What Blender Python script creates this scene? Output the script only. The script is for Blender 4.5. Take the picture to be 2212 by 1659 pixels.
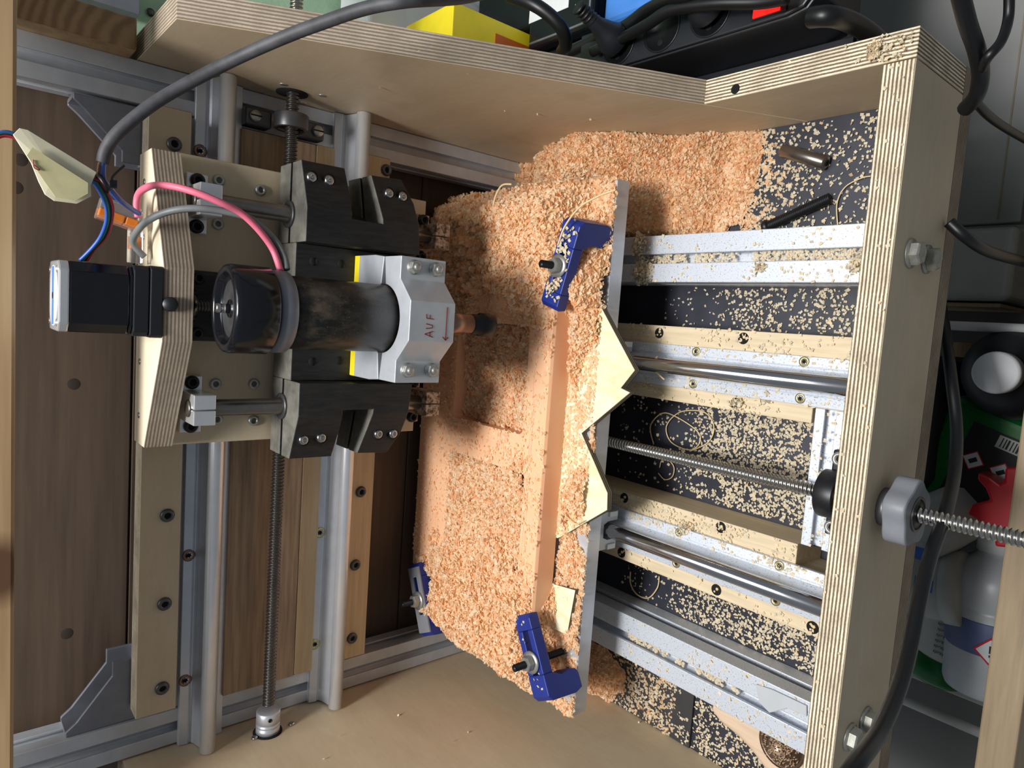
import bpy, bmesh, math, random
import numpy as np
from mathutils import Vector, Matrix
random.seed(7)
rng = np.random.default_rng(11)
for o in list(bpy.data.objects): bpy.data.objects.remove(o)
S = bpy.context.scene
COL = S.collection
PI = math.pi

# ------------------------------------------------------------------ camera (the photo was taken with the phone on its side)
RM = np.array([[0.06996209, -0.64465114, -0.76126882], [-0.99345221, -0.11412355, 0.00534093], [-0.09032174, 0.75591053, -0.64841442]])
FPX = 1485.9
CAM = np.array([0, 0, .522])
cd = bpy.data.cameras.new('camera'); cam = bpy.data.objects.new('camera', cd); COL.objects.link(cam)
cd.sensor_width = 36; cd.lens = FPX / 2212 * 36; cd.clip_start = .01; cd.clip_end = 50
cd.shift_x = 0; cd.shift_y = 0
m = Matrix([[RM[0][i], -RM[1][i], -RM[2][i], CAM[i]] for i in range(3)] + [[0, 0, 0, 1]])
cam.matrix_world = m
S.camera = cam

def P(u, v, **k):
    """the point where a photo pixel's ray meets the real plane X=, Y= or Z="""
    r = RM.T @ np.array([(u - 1106) / FPX, (v - 829.5) / FPX, 1.])
    a, val = list(k.items())[0]; i = 'XYZ'.index(a)
    return Vector(r * ((val - CAM[i]) / r[i]) + CAM)

# ------------------------------------------------------------------ world, lamps, exposure
w = bpy.data.worlds.new('world'); S.world = w; w.use_nodes = True
w.node_tree.nodes['Background'].inputs[0].default_value = (.82, .91, 1.0, 1)
w.node_tree.nodes['Background'].inputs[1].default_value = .155
def area(name, loc, tgt, size, power, col):
    l = bpy.data.lights.new(name, 'AREA'); l.size = size; l.energy = power; l.color = col
    o = bpy.data.objects.new(name, l); COL.objects.link(o); o.location = loc
    o.rotation_euler = (Vector(tgt) - Vector(loc)).to_track_quat('-Z', 'Y').to_euler()
    return o
area('ceiling_lamp', (-.03, .225, 1.40), (-.08, .40, .1), .26, 12.5, (1, .985, .96))
area('workshop_lamp', (.2, .38, 2.1), (-.1, .40, .1), 1.0, 13., (.95, .98, 1))
S.view_settings.view_transform = 'Standard'; S.view_settings.look = 'None'
S.view_settings.gamma = 1; S.view_settings.use_curve_mapping = False
S.view_settings.exposure = 0.35

# ------------------------------------------------------------------ materials
def srgb(r, g, b):
    f = lambda c: (c / 255 / 12.92) if c / 255 <= .04045 else ((c / 255 + .055) / 1.055) ** 2.4
    return (f(r), f(g), f(b), 1)
class NT:
    def __init__(s, name):
        s.m = bpy.data.materials.new(name); s.m.use_nodes = True; s.t = s.m.node_tree
        s.b = s.t.nodes['Principled BSDF']
    def n(s, typ, **k):
        x = s.t.nodes.new(typ)
        for a, v in k.items(): setattr(x, a, v)
        return x
    def l(s, a, b): s.t.links.new(a, b)
    def coord(s, scale=(1, 1, 1), loc=(0, 0, 0), rot=(0, 0, 0)):
        c = s.n('ShaderNodeTexCoord'); mp = s.n('ShaderNodeMapping')
        mp.inputs['Scale'].default_value = scale; mp.inputs['Location'].default_value = loc; mp.inputs['Rotation'].default_value = rot
        s.l(c.outputs['Object'], mp.inputs[0]); return mp.outputs[0]
    def noise(s, vec, scale, detail=4, rough=.6):
        x = s.n('ShaderNodeTexNoise'); x.inputs['Scale'].default_value = scale; x.inputs['Detail'].default_value = detail; x.inputs['Roughness'].default_value = rough
        s.l(vec, x.inputs['Vector']); return x.outputs['Fac']
    def ramp(s, fac, stops, interp='LINEAR'):
        x = s.n('ShaderNodeValToRGB'); cr = x.color_ramp; cr.interpolation = interp
        cr.elements[0].position = stops[0][0]; cr.elements[0].color = stops[0][1]
        cr.elements[1].position = stops[1][0]; cr.elements[1].color = stops[1][1]
        for p, c in stops[2:]:
            e = cr.elements.new(p); e.color = c
        s.l(fac, x.inputs[0]); return x.outputs[0]
    def mix(s, fac, a, b, mode='MIX'):
        x = s.n('ShaderNodeMix', data_type='RGBA', blend_type=mode)
        if isinstance(fac, float): x.inputs[0].default_value = fac
        else: s.l(fac, x.inputs[0])
        for i, q in ((6, a), (7, b)):
            if isinstance(q, tuple): x.inputs[i].default_value = q
            else: s.l(q, x.inputs[i])
        return x.outputs[2]
    def bump(s, h, strength, dist=.0005):
        x = s.n('ShaderNodeBump'); x.inputs['Strength'].default_value = strength; x.inputs['Distance'].default_value = dist
        s.l(h, x.inputs['Height']); s.l(x.outputs[0], s.b.inputs['Normal'])
    def math(s, op, a, b=0.):
        x = s.n('ShaderNodeMath', operation=op)
        for i, q in ((0, a), (1, b)):
            if isinstance(q, (int, float)): x.inputs[i].default_value = q
            else: s.l(q, x.inputs[i])
        return x.outputs[0]
    def base(s, c, rough=.6, metal=0.):
        if isinstance(c, tuple): s.b.inputs['Base Color'].default_value = c
        else: s.l(c, s.b.inputs['Base Color'])
        s.b.inputs['Roughness'].default_value = rough; s.b.inputs['Metallic'].default_value = metal
        return s.m
M = {}
def plain(name, c, rough=.5, metal=0., var=.12, bump=.0, vs=60):
    t = NT(name); v = t.coord(); n = t.noise(v, vs)
    c2 = tuple(x * (1 - var) for x in c[:3]) + (1,); c1 = tuple(min(1, x * (1 + var)) for x in c[:3]) + (1,)
    t.base(t.ramp(n, [(.3, c2), (.7, c1)]), rough, metal)
    if bump: t.bump(t.noise(v, vs * 12), bump)
    M[name] = t.m; return t
def wood(name, a, b, axis, ring=40, grain=260, rough=.6, knots=()):
    """grain runs along axis"""
    t = NT(name); sc = [1, 1, 1]; sc['XYZ'.index(axis)] = .06
    v = t.coord(tuple(sc)); n1 = t.noise(v, ring, 3); n2 = t.noise(v, grain, 5)
    c = t.ramp(n1, [(.3, a), (.7, b)])
    c = t.mix(.5, c, t.ramp(n2, [(.3, tuple(x * .72 for x in a[:3]) + (1,)), (.65, b)]), 'MIX')
    t.base(c, rough); t.bump(n2, .15, .0003); M[name] = t.m
    return t
# birch plywood faces
def birch(name, a, b, axis):
    t = NT(name); sc = [1, 1, 1]; sc['XYZ'.index(axis)] = .25
    v = t.coord(tuple(sc)); n1 = t.noise(v, 14, 4); n2 = t.noise(v, 300, 4)
    blot = t.noise(t.coord((1, 1, .6)), 22, 2)
    c = t.ramp(n1, [(.3, a), (.7, b)])
    c = t.mix(t.ramp(blot, [(.62, (0, 0, 0, 1)), (.8, (.35, .35, .35, 1))]), c, srgb(160, 122, 84))
    c = t.mix(.25, c, t.ramp(n2, [(.3, a), (.7, b)])); t.base(c, .55); t.bump(n2, .08, .0003); M[name] = t.m
birch('birch', srgb(190, 168, 138), srgb(214, 196, 166), 'Y')
birch('birch_x', srgb(188, 170, 142), srgb(210, 194, 166), 'X')
birch('birch_light', srgb(228, 214, 184), srgb(240, 228, 202), 'X')
def ply(name, axis, light, dark, pitch=.0023, off=0.):
    """veneers stacked along axis"""
    t = NT(name); c = t.n('ShaderNodeTexCoord'); sx = t.n('ShaderNodeSeparateXYZ'); t.l(c.outputs['Object'], sx.inputs[0])
    wob = t.math('MULTIPLY', t.noise(t.coord(), 35, 3), .0007)
    q = t.math('ADD', sx.outputs['XYZ'.index(axis)], wob)
    ph = t.math('FRACT', t.math('DIVIDE', t.math('ADD', q, 1. + off), pitch))
    tri = t.math('ABSOLUTE', t.math('SUBTRACT', ph, .5))
    sc = [1, 1, 1]; sc['XYZ'.index(axis)] = 3
    n = t.noise(t.coord(tuple(sc)), 700, 4); n2 = t.noise(t.coord(), 60, 3)
    f = t.math('ADD', tri, t.math('MULTIPLY', t.math('SUBTRACT', n, .5), .28))
    col = t.ramp(f, [(.20, light), (.30, dark)])
    col = t.mix(t.ramp(n2, [(.35, (0, 0, 0, 1)), (.75, (.5, .5, .5, 1))]), col, tuple(x * .7 for x in dark[:3]) + (1,))
    t.base(col, .8); t.bump(f, .25, .0004); M[name] = t.m
LT, DK = srgb(244, 232, 202), srgb(118, 98, 80)
for ax in 'XYZ': ply('ply_' + ax, ax, LT, DK)
GL, GD = srgb(186, 172, 152), srgb(128, 112, 96)
for ax in 'XYZ': ply('plyg_' + ax, ax, GL, GD, .0022)
ply('ply_bench', 'Z', srgb(176, 160, 136), srgb(112, 96, 78), .0024)
ply('ply_thin', 'Z', srgb(150, 135, 110), srgb(80, 70, 55), .0022)
wood('beech', srgb(212, 190, 154), srgb(224, 206, 174), 'Y', 20, 300)
wood('beech_x', srgb(196, 170, 132), srgb(214, 190, 152), 'X', 20, 260)
wood('walnutish', srgb(120, 98, 78), srgb(178, 152, 122), 'X', 60, 240)
wood('backboard', srgb(70, 57, 47), srgb(94, 77, 62), 'X', 30, 150)
wood('brushwood', srgb(212, 184, 156), srgb(226, 200, 172), 'Y', 30, 300)
wood('drawer_wood', srgb(146, 126, 98), srgb(166, 144, 114), 'X', 20, 260)
# pine with rings and knots
t = NT('pine'); v = t.coord((.05, 1, 1)); n = t.noise(v, 70, 4)
kn = t.n('ShaderNodeTexVoronoi'); kn.inputs['Scale'].default_value = 8; t.l(t.coord((.7, 1, 1), loc=(.03, .11, .02)), kn.inputs['Vector'])
c = t.ramp(n, [(.3, srgb(160, 128, 92)), (.65, srgb(196, 166, 124))]); c = t.mix(t.ramp(kn.outputs['Distance'], [(.10, (1, 1, 1, 1)), (.16, (0, 0, 0, 1))]), c, srgb(96, 66, 44)); t.base(c, .6); M['pine'] = t.m
t = NT('pine_end'); wv = t.n('ShaderNodeTexWave', wave_type='RINGS', rings_direction='SPHERICAL'); wv.inputs['Scale'].default_value = 95; wv.inputs['Distortion'].default_value = 2.; wv.inputs['Detail'].default_value = 3
t.l(t.coord(loc=(.02, 0, .02)), wv.inputs['Vector']); t.base(t.ramp(wv.outputs['Fac'], [(.1, srgb(138, 108, 74)), (.9, srgb(166, 134, 98))]), .7); M['pine_end'] = t.m
# black coated board with dust
t = NT('film_black'); v = t.coord(); n = t.noise(v, 900, 3, .7); n2 = t.noise(v, 25, 4)
c = t.ramp(n2, [(.3, srgb(30, 32, 40)), (.75, srgb(52, 54, 66))]); c = t.mix(t.ramp(n, [(.66, (0, 0, 0, 1)), (.78, (.4, .4, .4, 1))]), c, srgb(120, 112, 104)); t.base(c, .45); M['film_black'] = t.m
plain('mat_black', srgb(50, 49, 50), .7, bump=.15)
plain('alu', srgb(208, 212, 220), .4, .55, .06)
plain('alu_soft', srgb(196, 200, 206), .5, .45, .08)
plain('alu_bright', srgb(225, 227, 230), .32, .75, .05)
plain('alu_dark', srgb(132, 134, 142), .5, .6, .1)
plain('groove', srgb(70, 70, 76), .6, .5, .1)
plain('steel', srgb(190, 188, 186), .2, 1, .06)
plain('steel_rail', srgb(205, 205, 208), .15, 1, .04); plain('steel_soft', srgb(218, 220, 225), .3, .6, .04)
plain('rod_dark', srgb(136, 130, 124), .28, .9, .15)
plain('zinc', srgb(178, 178, 174), .38, .75, .12)
plain('yellow_zinc', srgb(196, 184, 140), .35, .8, .15)
plain('screw_dark', srgb(92, 92, 94), .4, .7, .15)
plain('thread_dark', srgb(96, 92, 88), .38, .8, .1)
plain('thread_steel', srgb(190, 186, 180), .25, 1, .05)
plain('thread_brown', srgb(120, 98, 84), .35, .8, .12)
plain('black_metal', srgb(26, 27, 30), .4, .2, .1)
plain('black_gloss', srgb(14, 16, 22), .16, 0, .1)
plain('black_plastic', srgb(24, 26, 32), .42, 0, .15, vs=30)
plain('cable_black', srgb(11, 12, 15), .42, 0, .2, vs=40)
plain('rubber_grey', srgb(68, 68, 72), .6, 0, .35, vs=90)
plain('blue_print', srgb(26, 46, 128), .45, 0, .12, .1)
plain('grey_print', srgb(126, 128, 134), .5, 0, .08, .05)
plain('brass_dark', srgb(146, 118, 104), .35, .8, .15)
plain('yellow', srgb(236, 214, 30), .5, 0, .05)
plain('orange_dark', srgb(196, 96, 24), .5, 0, .05)
plain('pink', srgb(222, 110, 134), .5, 0, .1)
plain('wire_grey', srgb(112, 116, 116), .5, 0, .15)
plain('wire_blue', srgb(56, 92, 176), .4); plain('wire_red', srgb(176, 40, 60), .4); plain('wire_green', srgb(20, 112, 92), .4); plain('wire_black', srgb(22, 22, 24), .4)
plain('wire_brown', srgb(100, 66, 46), .4)
plain('orange', srgb(222, 124, 40), .4)
plain('white', srgb(226, 228, 230), .45, 0, .04)
plain('offwhite', srgb(196, 198, 192), .5, 0, .06)
plain('red', srgb(196, 26, 40), .35, 0, .08); plain('green', srgb(16, 110, 46), .35, 0, .1)
plain('blue_box', srgb(70, 132, 214), .4, 0, .06); plain('label_blue', srgb(80, 126, 206), .4)
plain('ink', srgb(140, 52, 44), .7); plain('ink_black', srgb(30, 30, 34), .6)
plain('panel_grey', srgb(150, 150, 148), .5, 0, .05, vs=8); plain('drawer_grey', srgb(112, 112, 110), .6, 0, .08, vs=10)
plain('wall_green', srgb(176, 208, 176), .85, 0, .12, .5, vs=26)
plain('bench_white', srgb(178, 184, 186), .6, 0, .1, vs=30)
plain('seam', srgb(140, 132, 112), .7); plain('dark_hole', srgb(10, 10, 10), .9)
plain('dark_board', srgb(48, 38, 31), .9)
t = plain('tape', srgb(222, 216, 188), .7, 0, .06); t.b.inputs['Transmission Weight'].default_value = 0.
plain('tape_double', srgb(212, 204, 156), .7)
plain('galv', srgb(150, 150, 142), .45, .6, .2, vs=300)
plain('label_dull', srgb(84, 98, 136), .5)
plain('bristle', srgb(176, 150, 120), .8)
plain('hdpe', srgb(186, 190, 194), .35, 0, .04)
# speckled aluminium: fine dust lying on the metal
t = NT('alu_speckle'); v = t.coord((1, .7, 1)); n = t.noise(v, 1000, 2, .7)
c = t.ramp(n, [(.30, srgb(120, 110, 98)), (.41, srgb(214, 220, 230))]); t.base(c, .42, .35); M['alu_speckle'] = t.m
# printed black plastic, layer lines and dust; top dust painted brighter, as if lit
t = NT('print_black'); n = t.noise(t.coord((1, 1, .15)), 500, 4); n2 = t.noise(t.coord(), 28, 4)
c = t.ramp(n, [(.35, srgb(17, 17, 18)), (.8, srgb(42, 41, 40))]); c = t.mix(t.ramp(n2, [(.62, (0, 0, 0, 1)), (.9, (.22, .22, .22, 1))]), c, srgb(110, 100, 84)); ge = t.n('ShaderNodeNewGeometry'); sz = t.n('ShaderNodeSeparateXYZ'); t.l(ge.outputs['True Normal'], sz.inputs[0]); c = t.mix(t.math('MULTIPLY', t.math('MAXIMUM', sz.outputs[2], 0.), t.math('MULTIPLY', t.noise(t.coord(), 90, 4), .75)), c, srgb(160, 157, 146)); t.base(c, .5); t.bump(n, .25, .0003); M['print_black'] = t.m
t = NT('dusty_black'); n2 = t.noise(t.coord((1, 1, .6)), 34, 5, .7); n3 = t.noise(t.coord(), 900, 2)
c = t.mix(t.ramp(n2, [(.48, (0, 0, 0, 1)), (.66, (.6, .6, .6, 1))]), srgb(18, 17, 16), srgb(112, 98, 80)); c = t.mix(t.ramp(n3, [(.68, (0, 0, 0, 1)), (.75, (.5, .5, .5, 1))]), c, srgb(190, 160, 120)); t.base(c, .35); M['dusty_black'] = t.m
t = NT('dusty_alu'); n2 = t.noise(t.coord(), 240, 5, .75)
c = t.ramp(n2, [(.42, srgb(96, 72, 50)), (.56, srgb(206, 180, 160))]); t.base(c, .6, .2); M['dusty_alu'] = t.m
# peach tooling board
t = NT('tooling_board'); n = t.noise(t.coord(), 12, 2)
t.base(t.ramp(n, [(.3, srgb(247, 188, 146)), (.7, srgb(251, 198, 158))]), .5)
t.b.inputs['Subsurface Weight'].default_value = .35; t.b.inputs['Subsurface Radius'].default_value = (.010, .004, .0015); t.b.inputs['Subsurface Scale'].default_value = 1.
M['tooling_board'] = t.m
t = NT('yellow_ply'); n = t.noise(t.coord((1, .3, 1), rot=(0, 0, .6)), 90, 4); t.base(t.ramp(n, [(.3, srgb(222, 210, 160)), (.6, srgb(236, 230, 202))]), .6); M['yellow_ply'] = t.m
def chipmat(name, stops, trans=.25):
    t = NT(name); g = t.n('ShaderNodeNewGeometry'); c = t.ramp(g.outputs['Random Per Island'], stops)
    t.base(c, .5)
    tr = t.n('ShaderNodeBsdfTranslucent'); t.l(c, tr.inputs[0]); mx = t.n('ShaderNodeMixShader'); mx.inputs[0].default_value = trans
    t.l(t.b.outputs[0], mx.inputs[1]); t.l(tr.outputs[0], mx.inputs[2]); t.l(mx.outputs[0], t.t.nodes['Material Output'].inputs[0]); M[name] = t.m
chipmat('chip_peach', [(0, srgb(255, 215, 167)), (.4, srgb(255, 231, 196)), (.85, srgb(255, 244, 219)), (1, srgb(255, 192, 136))], .5)
chipmat('chip_pale', [(0, srgb(214, 202, 178)), (.5, srgb(230, 218, 192)), (1, srgb(240, 214, 172))], .25)
plain('heap_core', srgb(255, 200, 146), .8, 0, .15, .6, 300)
plain('strand', srgb(220, 196, 150), .45)
t = NT('glass_clear'); t.base((1, 1, 1, 1), .08); t.b.inputs['Transmission Weight'].default_value = .9; t.b.inputs['IOR'].default_value = 1.25; M['clear'] = t.m

# ------------------------------------------------------------------ mesh builder
class MB:
    def __init__(s): s.v = []; s.f = []; s.mi = []; s.sm = []
    def add(s, vs, fs, mi=0, smooth=False):
        o = len(s.v); s.v += [tuple(x) for x in vs]; s.f += [tuple(i + o for i in f) for f in fs]
        s.mi += (mi if isinstance(mi, list) else [mi] * len(fs)); s.sm += [smooth] * len(fs); return s
    def box(s, x0, x1, y0, y1, z0, z1, mi=0, T=None):
        vs = [Vector((x, y, z)) for x in (x0, x1) for y in (y0, y1) for z in (z0, z1)]
        if T: vs = [T @ q for q in vs]
        return s.add(vs, [(0, 1, 3, 2), (4, 6, 7, 5), (0, 4, 5, 1), (2, 3, 7, 6), (0, 2, 6, 4), (1, 5, 7, 3)], mi)
    def plybox(s, x0, x1, y0, y1, z0, z1, ax):
        """material 0 on the two faces across axis ax, material 1 on the edges"""
        k = {'X': [0, 0, 1, 1, 1, 1], 'Y': [1, 1, 0, 0, 1, 1], 'Z': [1, 1, 1, 1, 0, 0]}[ax]
        return s.box(x0, x1, y0, y1, z0, z1, k)
    def prism(s, poly, ax, a0, a1, cap=0, side=0, T=None, smooth=False):
        """poly: list of 2-D points in the plane across ax (XY, XZ or YZ order)"""
        def P3(p, a): return {'X': (a, p[0], p[1]), 'Y': (p[0], a, p[1]), 'Z': (p[0], p[1], a)}[ax]
        n = len(poly); area_ = sum(poly[i][0] * poly[(i + 1) % n][1] - poly[(i + 1) % n][0] * poly[i][1] for i in range(n))
        flip = (area_ < 0) ^ (ax == 'Y')
        if flip: poly = poly[::-1]
        vs = [Vector(P3(p, a)) for a in (a0, a1) for p in poly]
        if a1 < a0: pass
        if T: vs = [T @ q for q in vs]
        fs = [tuple(range(n))[::-1], tuple(range(n, 2 * n))] + [(i, (i + 1) % n, n + (i + 1) % n, n + i) for i in range(n)]
        o = len(s.v); s.v += [tuple(x) for x in vs]; s.f += [tuple(i + o for i in f) for f in fs]
        s.mi += [cap, cap] + (side if isinstance(side, list) else [side] * n); s.sm += [False, False] + [smooth] * n; return s
    def lathe(s, prof, p0, d=(0, 0, 1), n=32, mi=0, smooth=True, closed=False):
        """prof: list of (radius, height) from p0 along d"""
        d = Vector(d).normalized(); a = d.orthogonal().normalized(); b = d.cross(a); p0 = Vector(p0)
        vs = []; fs = []; k = len(prof)
        for r, h in prof:
            for i in range(n):
                t_ = 2 * PI * i / n; vs.append(p0 + d * h + (a * math.cos(t_) + b * math.sin(t_)) * max(r, 1e-6))
        for j in range(k - 1 if not closed else k):
            for i in range(n):
                q = (j + 1) % k; fs.append((j * n + i, j * n + (i + 1) % n, q * n + (i + 1) % n, q * n + i))
        if not closed:
            if prof[0][0] > 1e-5: fs.append(tuple(range(n))[::-1])
            if prof[-1][0] > 1e-5: fs.append(tuple(range((k - 1) * n, k * n)))
        return s.add(vs, fs, mi, smooth)
    def cyl(s, p0, p1, r, n=24, mi=0, r2=None, bev=0.):
        p0 = Vector(p0); p1 = Vector(p1); h = (p1 - p0).length; r2 = r if r2 is None else r2
        pr = [(r, 0), (r2, h)] if not bev else [(r - bev, 0), (r, bev), (r2, h - bev), (r2 - bev, h)]
        return s.lathe(pr, p0, p1 - p0, n, mi)
    def tube(s, pts, r, n=10, mi=0, sub=6):
        pts = [Vector(p) for p in pts]; out = []
        if len(pts) > 2 and sub > 1:
            for i in range(len(pts) - 1):
                a = pts[max(i - 1, 0)]; b = pts[i]; c = pts[i + 1]; d = pts[min(i + 2, len(pts) - 1)]
                for j in range(sub):
                    t_ = j / sub; out.append(.5 * ((2 * b) + (c - a) * t_ + (2 * a - 5 * b + 4 * c - d) * t_ ** 2 + (3 * b - a - 3 * c + d) * t_ ** 3))
            out.append(pts[-1])
        else: out = pts
        up = None; vs = []; fs = []
        for i, p in enumerate(out):
            d = (out[min(i + 1, len(out) - 1)] - out[max(i - 1, 0)]).normalized()
            if up is None: up = d.orthogonal().normalized()
            up = (up - d * up.dot(d)).normalized(); b = d.cross(up)
            for k in range(n):
                t_ = 2 * PI * k / n; vs.append(p + (up * math.cos(t_) + b * math.sin(t_)) * r)
        for i in range(len(out) - 1):
            for k in range(n): fs.append((i * n + k, i * n + (k + 1) % n, (i + 1) * n + (k + 1) % n, (i + 1) * n + k))
        fs.append(tuple(range(n))[::-1]); fs.append(tuple(range((len(out) - 1) * n, len(out) * n)))
        return s.add(vs, fs, mi, True)
    def hexa(s, p0, p1, r, mi=0):
        d = Vector(p1) - Vector(p0); h = d.length
        return s.lathe([(r * .9, 0), (r, h * .12), (r, h * .85), (r * .86, h)], p0, d, 6, mi, False)
    def screw(s, p0, p1, r, pitch, depth, n=16, mi=0, per=6):
        p0 = Vector(p0); p1 = Vector(p1); d = (p1 - p0); h = d.length; d.normalize(); a = d.orthogonal().normalized(); b = d.cross(a)
        k = int(h / pitch * per) + 1; vs = []; fs = []
        for j in range(k):
            z = h * j / (k - 1)
            for i in range(n):
                t_ = 2 * PI * i / n; q = math.cos(2 * PI * z / pitch - t_); rr = r - depth * (.5 - .5 * max(-1, min(1, q * 1.5)))
                vs.append(p0 + d * z + (a * math.cos(t_) + b * math.sin(t_)) * rr)
        for j in range(k - 1):
            for i in range(n): fs.append((j * n + i, j * n + (i + 1) % n, (j + 1) * n + (i + 1) % n, (j + 1) * n + i))
        fs.append(tuple(range(n))[::-1]); fs.append(tuple(range((k - 1) * n, k * n)))
        return s.add(vs, fs, mi, True)
    def build(s, name, mats, parent=None, bev=0., seg=2, origin=None):
        if isinstance(mats, str): mats = [mats]
        V = np.array([tuple(x) for x in s.v])
        if parent is not None: org = Vector((0, 0, 0)); base = parent_world(parent)
        else:
            org = Vector(((V[:, 0].min() + V[:, 0].max()) / 2, (V[:, 1].min() + V[:, 1].max()) / 2, V[:, 2].min())) if origin is None else Vector(origin); base = Vector((0, 0, 0))
        sh = np.array(org if parent is None else base)
        me = bpy.data.meshes.new(name); me.from_pydata([tuple(x) for x in (V - sh)], [], s.f)
        for q in mats: me.materials.append(M[q])
        me.polygons.foreach_set('material_index', s.mi); me.polygons.foreach_set('use_smooth', s.sm); me.update()
        o = bpy.data.objects.new(name, me); COL.objects.link(o)
        if parent is None: o.location = org
        else: o.parent = parent
        if bev:
            md = o.modifiers.new('bevel', 'BEVEL'); md.width = bev; md.segments = seg; md.limit_method = 'ANGLE'; md.angle_limit = .7; md.harden_normals = False
        return o
def parent_world(p):
    q = Vector((0, 0, 0))
    while p is not None: q += p.location; p = p.parent
    return q
def tag(o, label=None, cat=None, group=None, kind=None):
    if label: o['label'] = label
    if cat: o['category'] = cat
    if group: o['group'] = group
    if kind: o['kind'] = kind
    return o
def thing(name, loc, label, cat, group=None):
    o = bpy.data.objects.new(name, None); COL.objects.link(o); o.location = loc; o.empty_display_size = .01
    return tag(o, label, cat, group)
def copy_tree(o, d, parent=None, label=None):
    c = o.copy(); COL.objects.link(c)
    if parent: c.parent = parent
    else: c.location = o.location + Vector(d)
    if label: c['label'] = label
    for ch in list(o.children): copy_tree(ch, d, c)
    return c
def text(body, size, loc, rx, ry, rz, mat_, parent, name='lettering', ext=.00015):
    cu = bpy.data.curves.new('t', 'FONT'); cu.body = body; cu.size = size; cu.extrude = ext; cu.align_x = 'CENTER'; cu.align_y = 'CENTER'
    to = bpy.data.objects.new('t', cu); COL.objects.link(to)
    bpy.context.view_layer.update(); me = bpy.data.meshes.new_from_object(to.evaluated_get(bpy.context.evaluated_depsgraph_get()))
    bpy.data.objects.remove(to); me.materials.clear(); me.materials.append(M[mat_]); me.name = name
    o = bpy.data.objects.new(name, me); COL.objects.link(o); base = parent_world(parent) if parent else Vector((0, 0, 0))
    if parent: o.parent = parent
    Rm_ = rx if isinstance(rx, Matrix) else (Matrix.Rotation(rz, 4, 'Z') @ Matrix.Rotation(ry, 4, 'Y') @ Matrix.Rotation(rx, 4, 'X'))
    o.matrix_local = Matrix.Translation(Vector(loc) - base) @ Rm_
    return o
def screwhead(pos, d, r, mat_, parent, name='screw', sock='dark_hole', h=None, star=False):
    h = h or r * .55; mb = MB(); d = Vector(d).normalized()
    mb.lathe([(r, 0), (r, h * .45), (r * .82, h * .9), (r * .52, h), (r * .5, h * .35), (0, h * .35)], pos, d, 20, 0)
    mb.lathe([(r * .47, 0), (r * .47, h * .40), (0, h * .40)], pos, d, 6, 1, False)
    return mb.build(name, [mat_, sock], parent)
def cskhead(pos, d, r, mat_, parent, name='screw'):
    """flat screw head with a star recess"""
    d = Vector(d).normalized(); mb = MB()
    mb.lathe([(r, 0), (r, r * .22), (r * .55, r * .26), (r * .5, r * .1), (0, r * .1)], pos, d, 20, 0)
    a = d.orthogonal().normalized(); b = d.cross(a); p = Vector(pos) + d * (r * .28)
    st = [p + (a * math.cos(k * PI / 6) + b * math.sin(k * PI / 6)) * (r * (.5 if k % 2 else .27)) for k in range(12)]
    mb.add(st + [p - d * (r * .12)], [(k, (k + 1) % 12, 12) for k in range(12)], 1)
    return mb.build(name, [mat_, 'dark_hole'], parent)

XR, XL = .170, -.370      # inner faces of the two side panels
# ================================================================== SETTING
b = MB(); b.box(-.9, .9, -.5, 1.2, -1.0, -.98); tag(b.build('floor', 'drawer_grey'), kind='structure')
b = MB(); b.box(.19, .9, .70, .72, -.98, .95); tag(b.build('wall_back', 'wall_green'), kind='structure')
wp = thing('wall_boards', (-.1, .625, -.018), 'dark brown knotty boards closing the back behind the gantry', 'boarding')
zs = [-.018, .13, .262, .395, .53, .66]
for i in range(len(zs) - 1):
    b = MB(); b.box(-.42, .186, .622, .64, zs[i], zs[i + 1] - .0012); b.build('board', 'backboard', wp, .0008)
for q in (P(160, 830, Y=.621), P(145, 1370, Y=.621), P(45, 345, Y=.621), P(35, 405, Y=.621)):
    b = MB(); b.lathe([(.0045, 0), (.0043, .00006), (0, .00006)], Vector((q[0], .62198, q[2])), (0, -1, 0), 16); b.build('knot', 'dark_board', wp)

# ================================================================== MACHINE FRAME
# base board
b = MB(); b.box(XL - .018, XR + .018, .173, .620, -.018, 0, [1, 1, 1, 1, 0, 0])
base = b.build('base_board', ['film_black', 'ply_bench'])
tag(base, 'black coated plywood base board sprinkled with pale chips', 'board')
b = MB(); b.box(-.3695, -.302, .327, .60, 0.0, .003); tag(b.build('rubber_mat', 'mat_black', None, .0005), 'dark grey mat beside the left side panel', 'mat')

def side(x0, x1, lab1, lab2, nm):
    b = MB(); b.prism([(.2784, 0), (.318, .081), (.477, .404), (.600, .404), (.600, 0)], 'X', x0, x1, 0, 1)
    a = b.build('plywood_cheek', ['birch', 'plyg_X'], None, .0003, 1); tag(a, lab1, 'panel')
    b = MB(); b.prism([(.173, 0), (.173, .081), (.318, .081), (.2784, 0)], 'X', x0 + .0003, x1 - .0003, 0, 1)
    c = b.build('low_side_board', ['birch', 'ply_X'], None, .0003, 1); tag(c, lab2, 'board')
    return a, c
spr, lsr = side(XR, XR + .018, 'tall slanted plywood side panel beside the power strip', 'low plywood side board meeting the front board, scattered with chips', 'r')
spl, lsl = side(XL - .018, XL, 'tall plywood side panel next to the shiny shaft coupler', 'low plywood side board beside the wooden brush', 'l')
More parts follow.
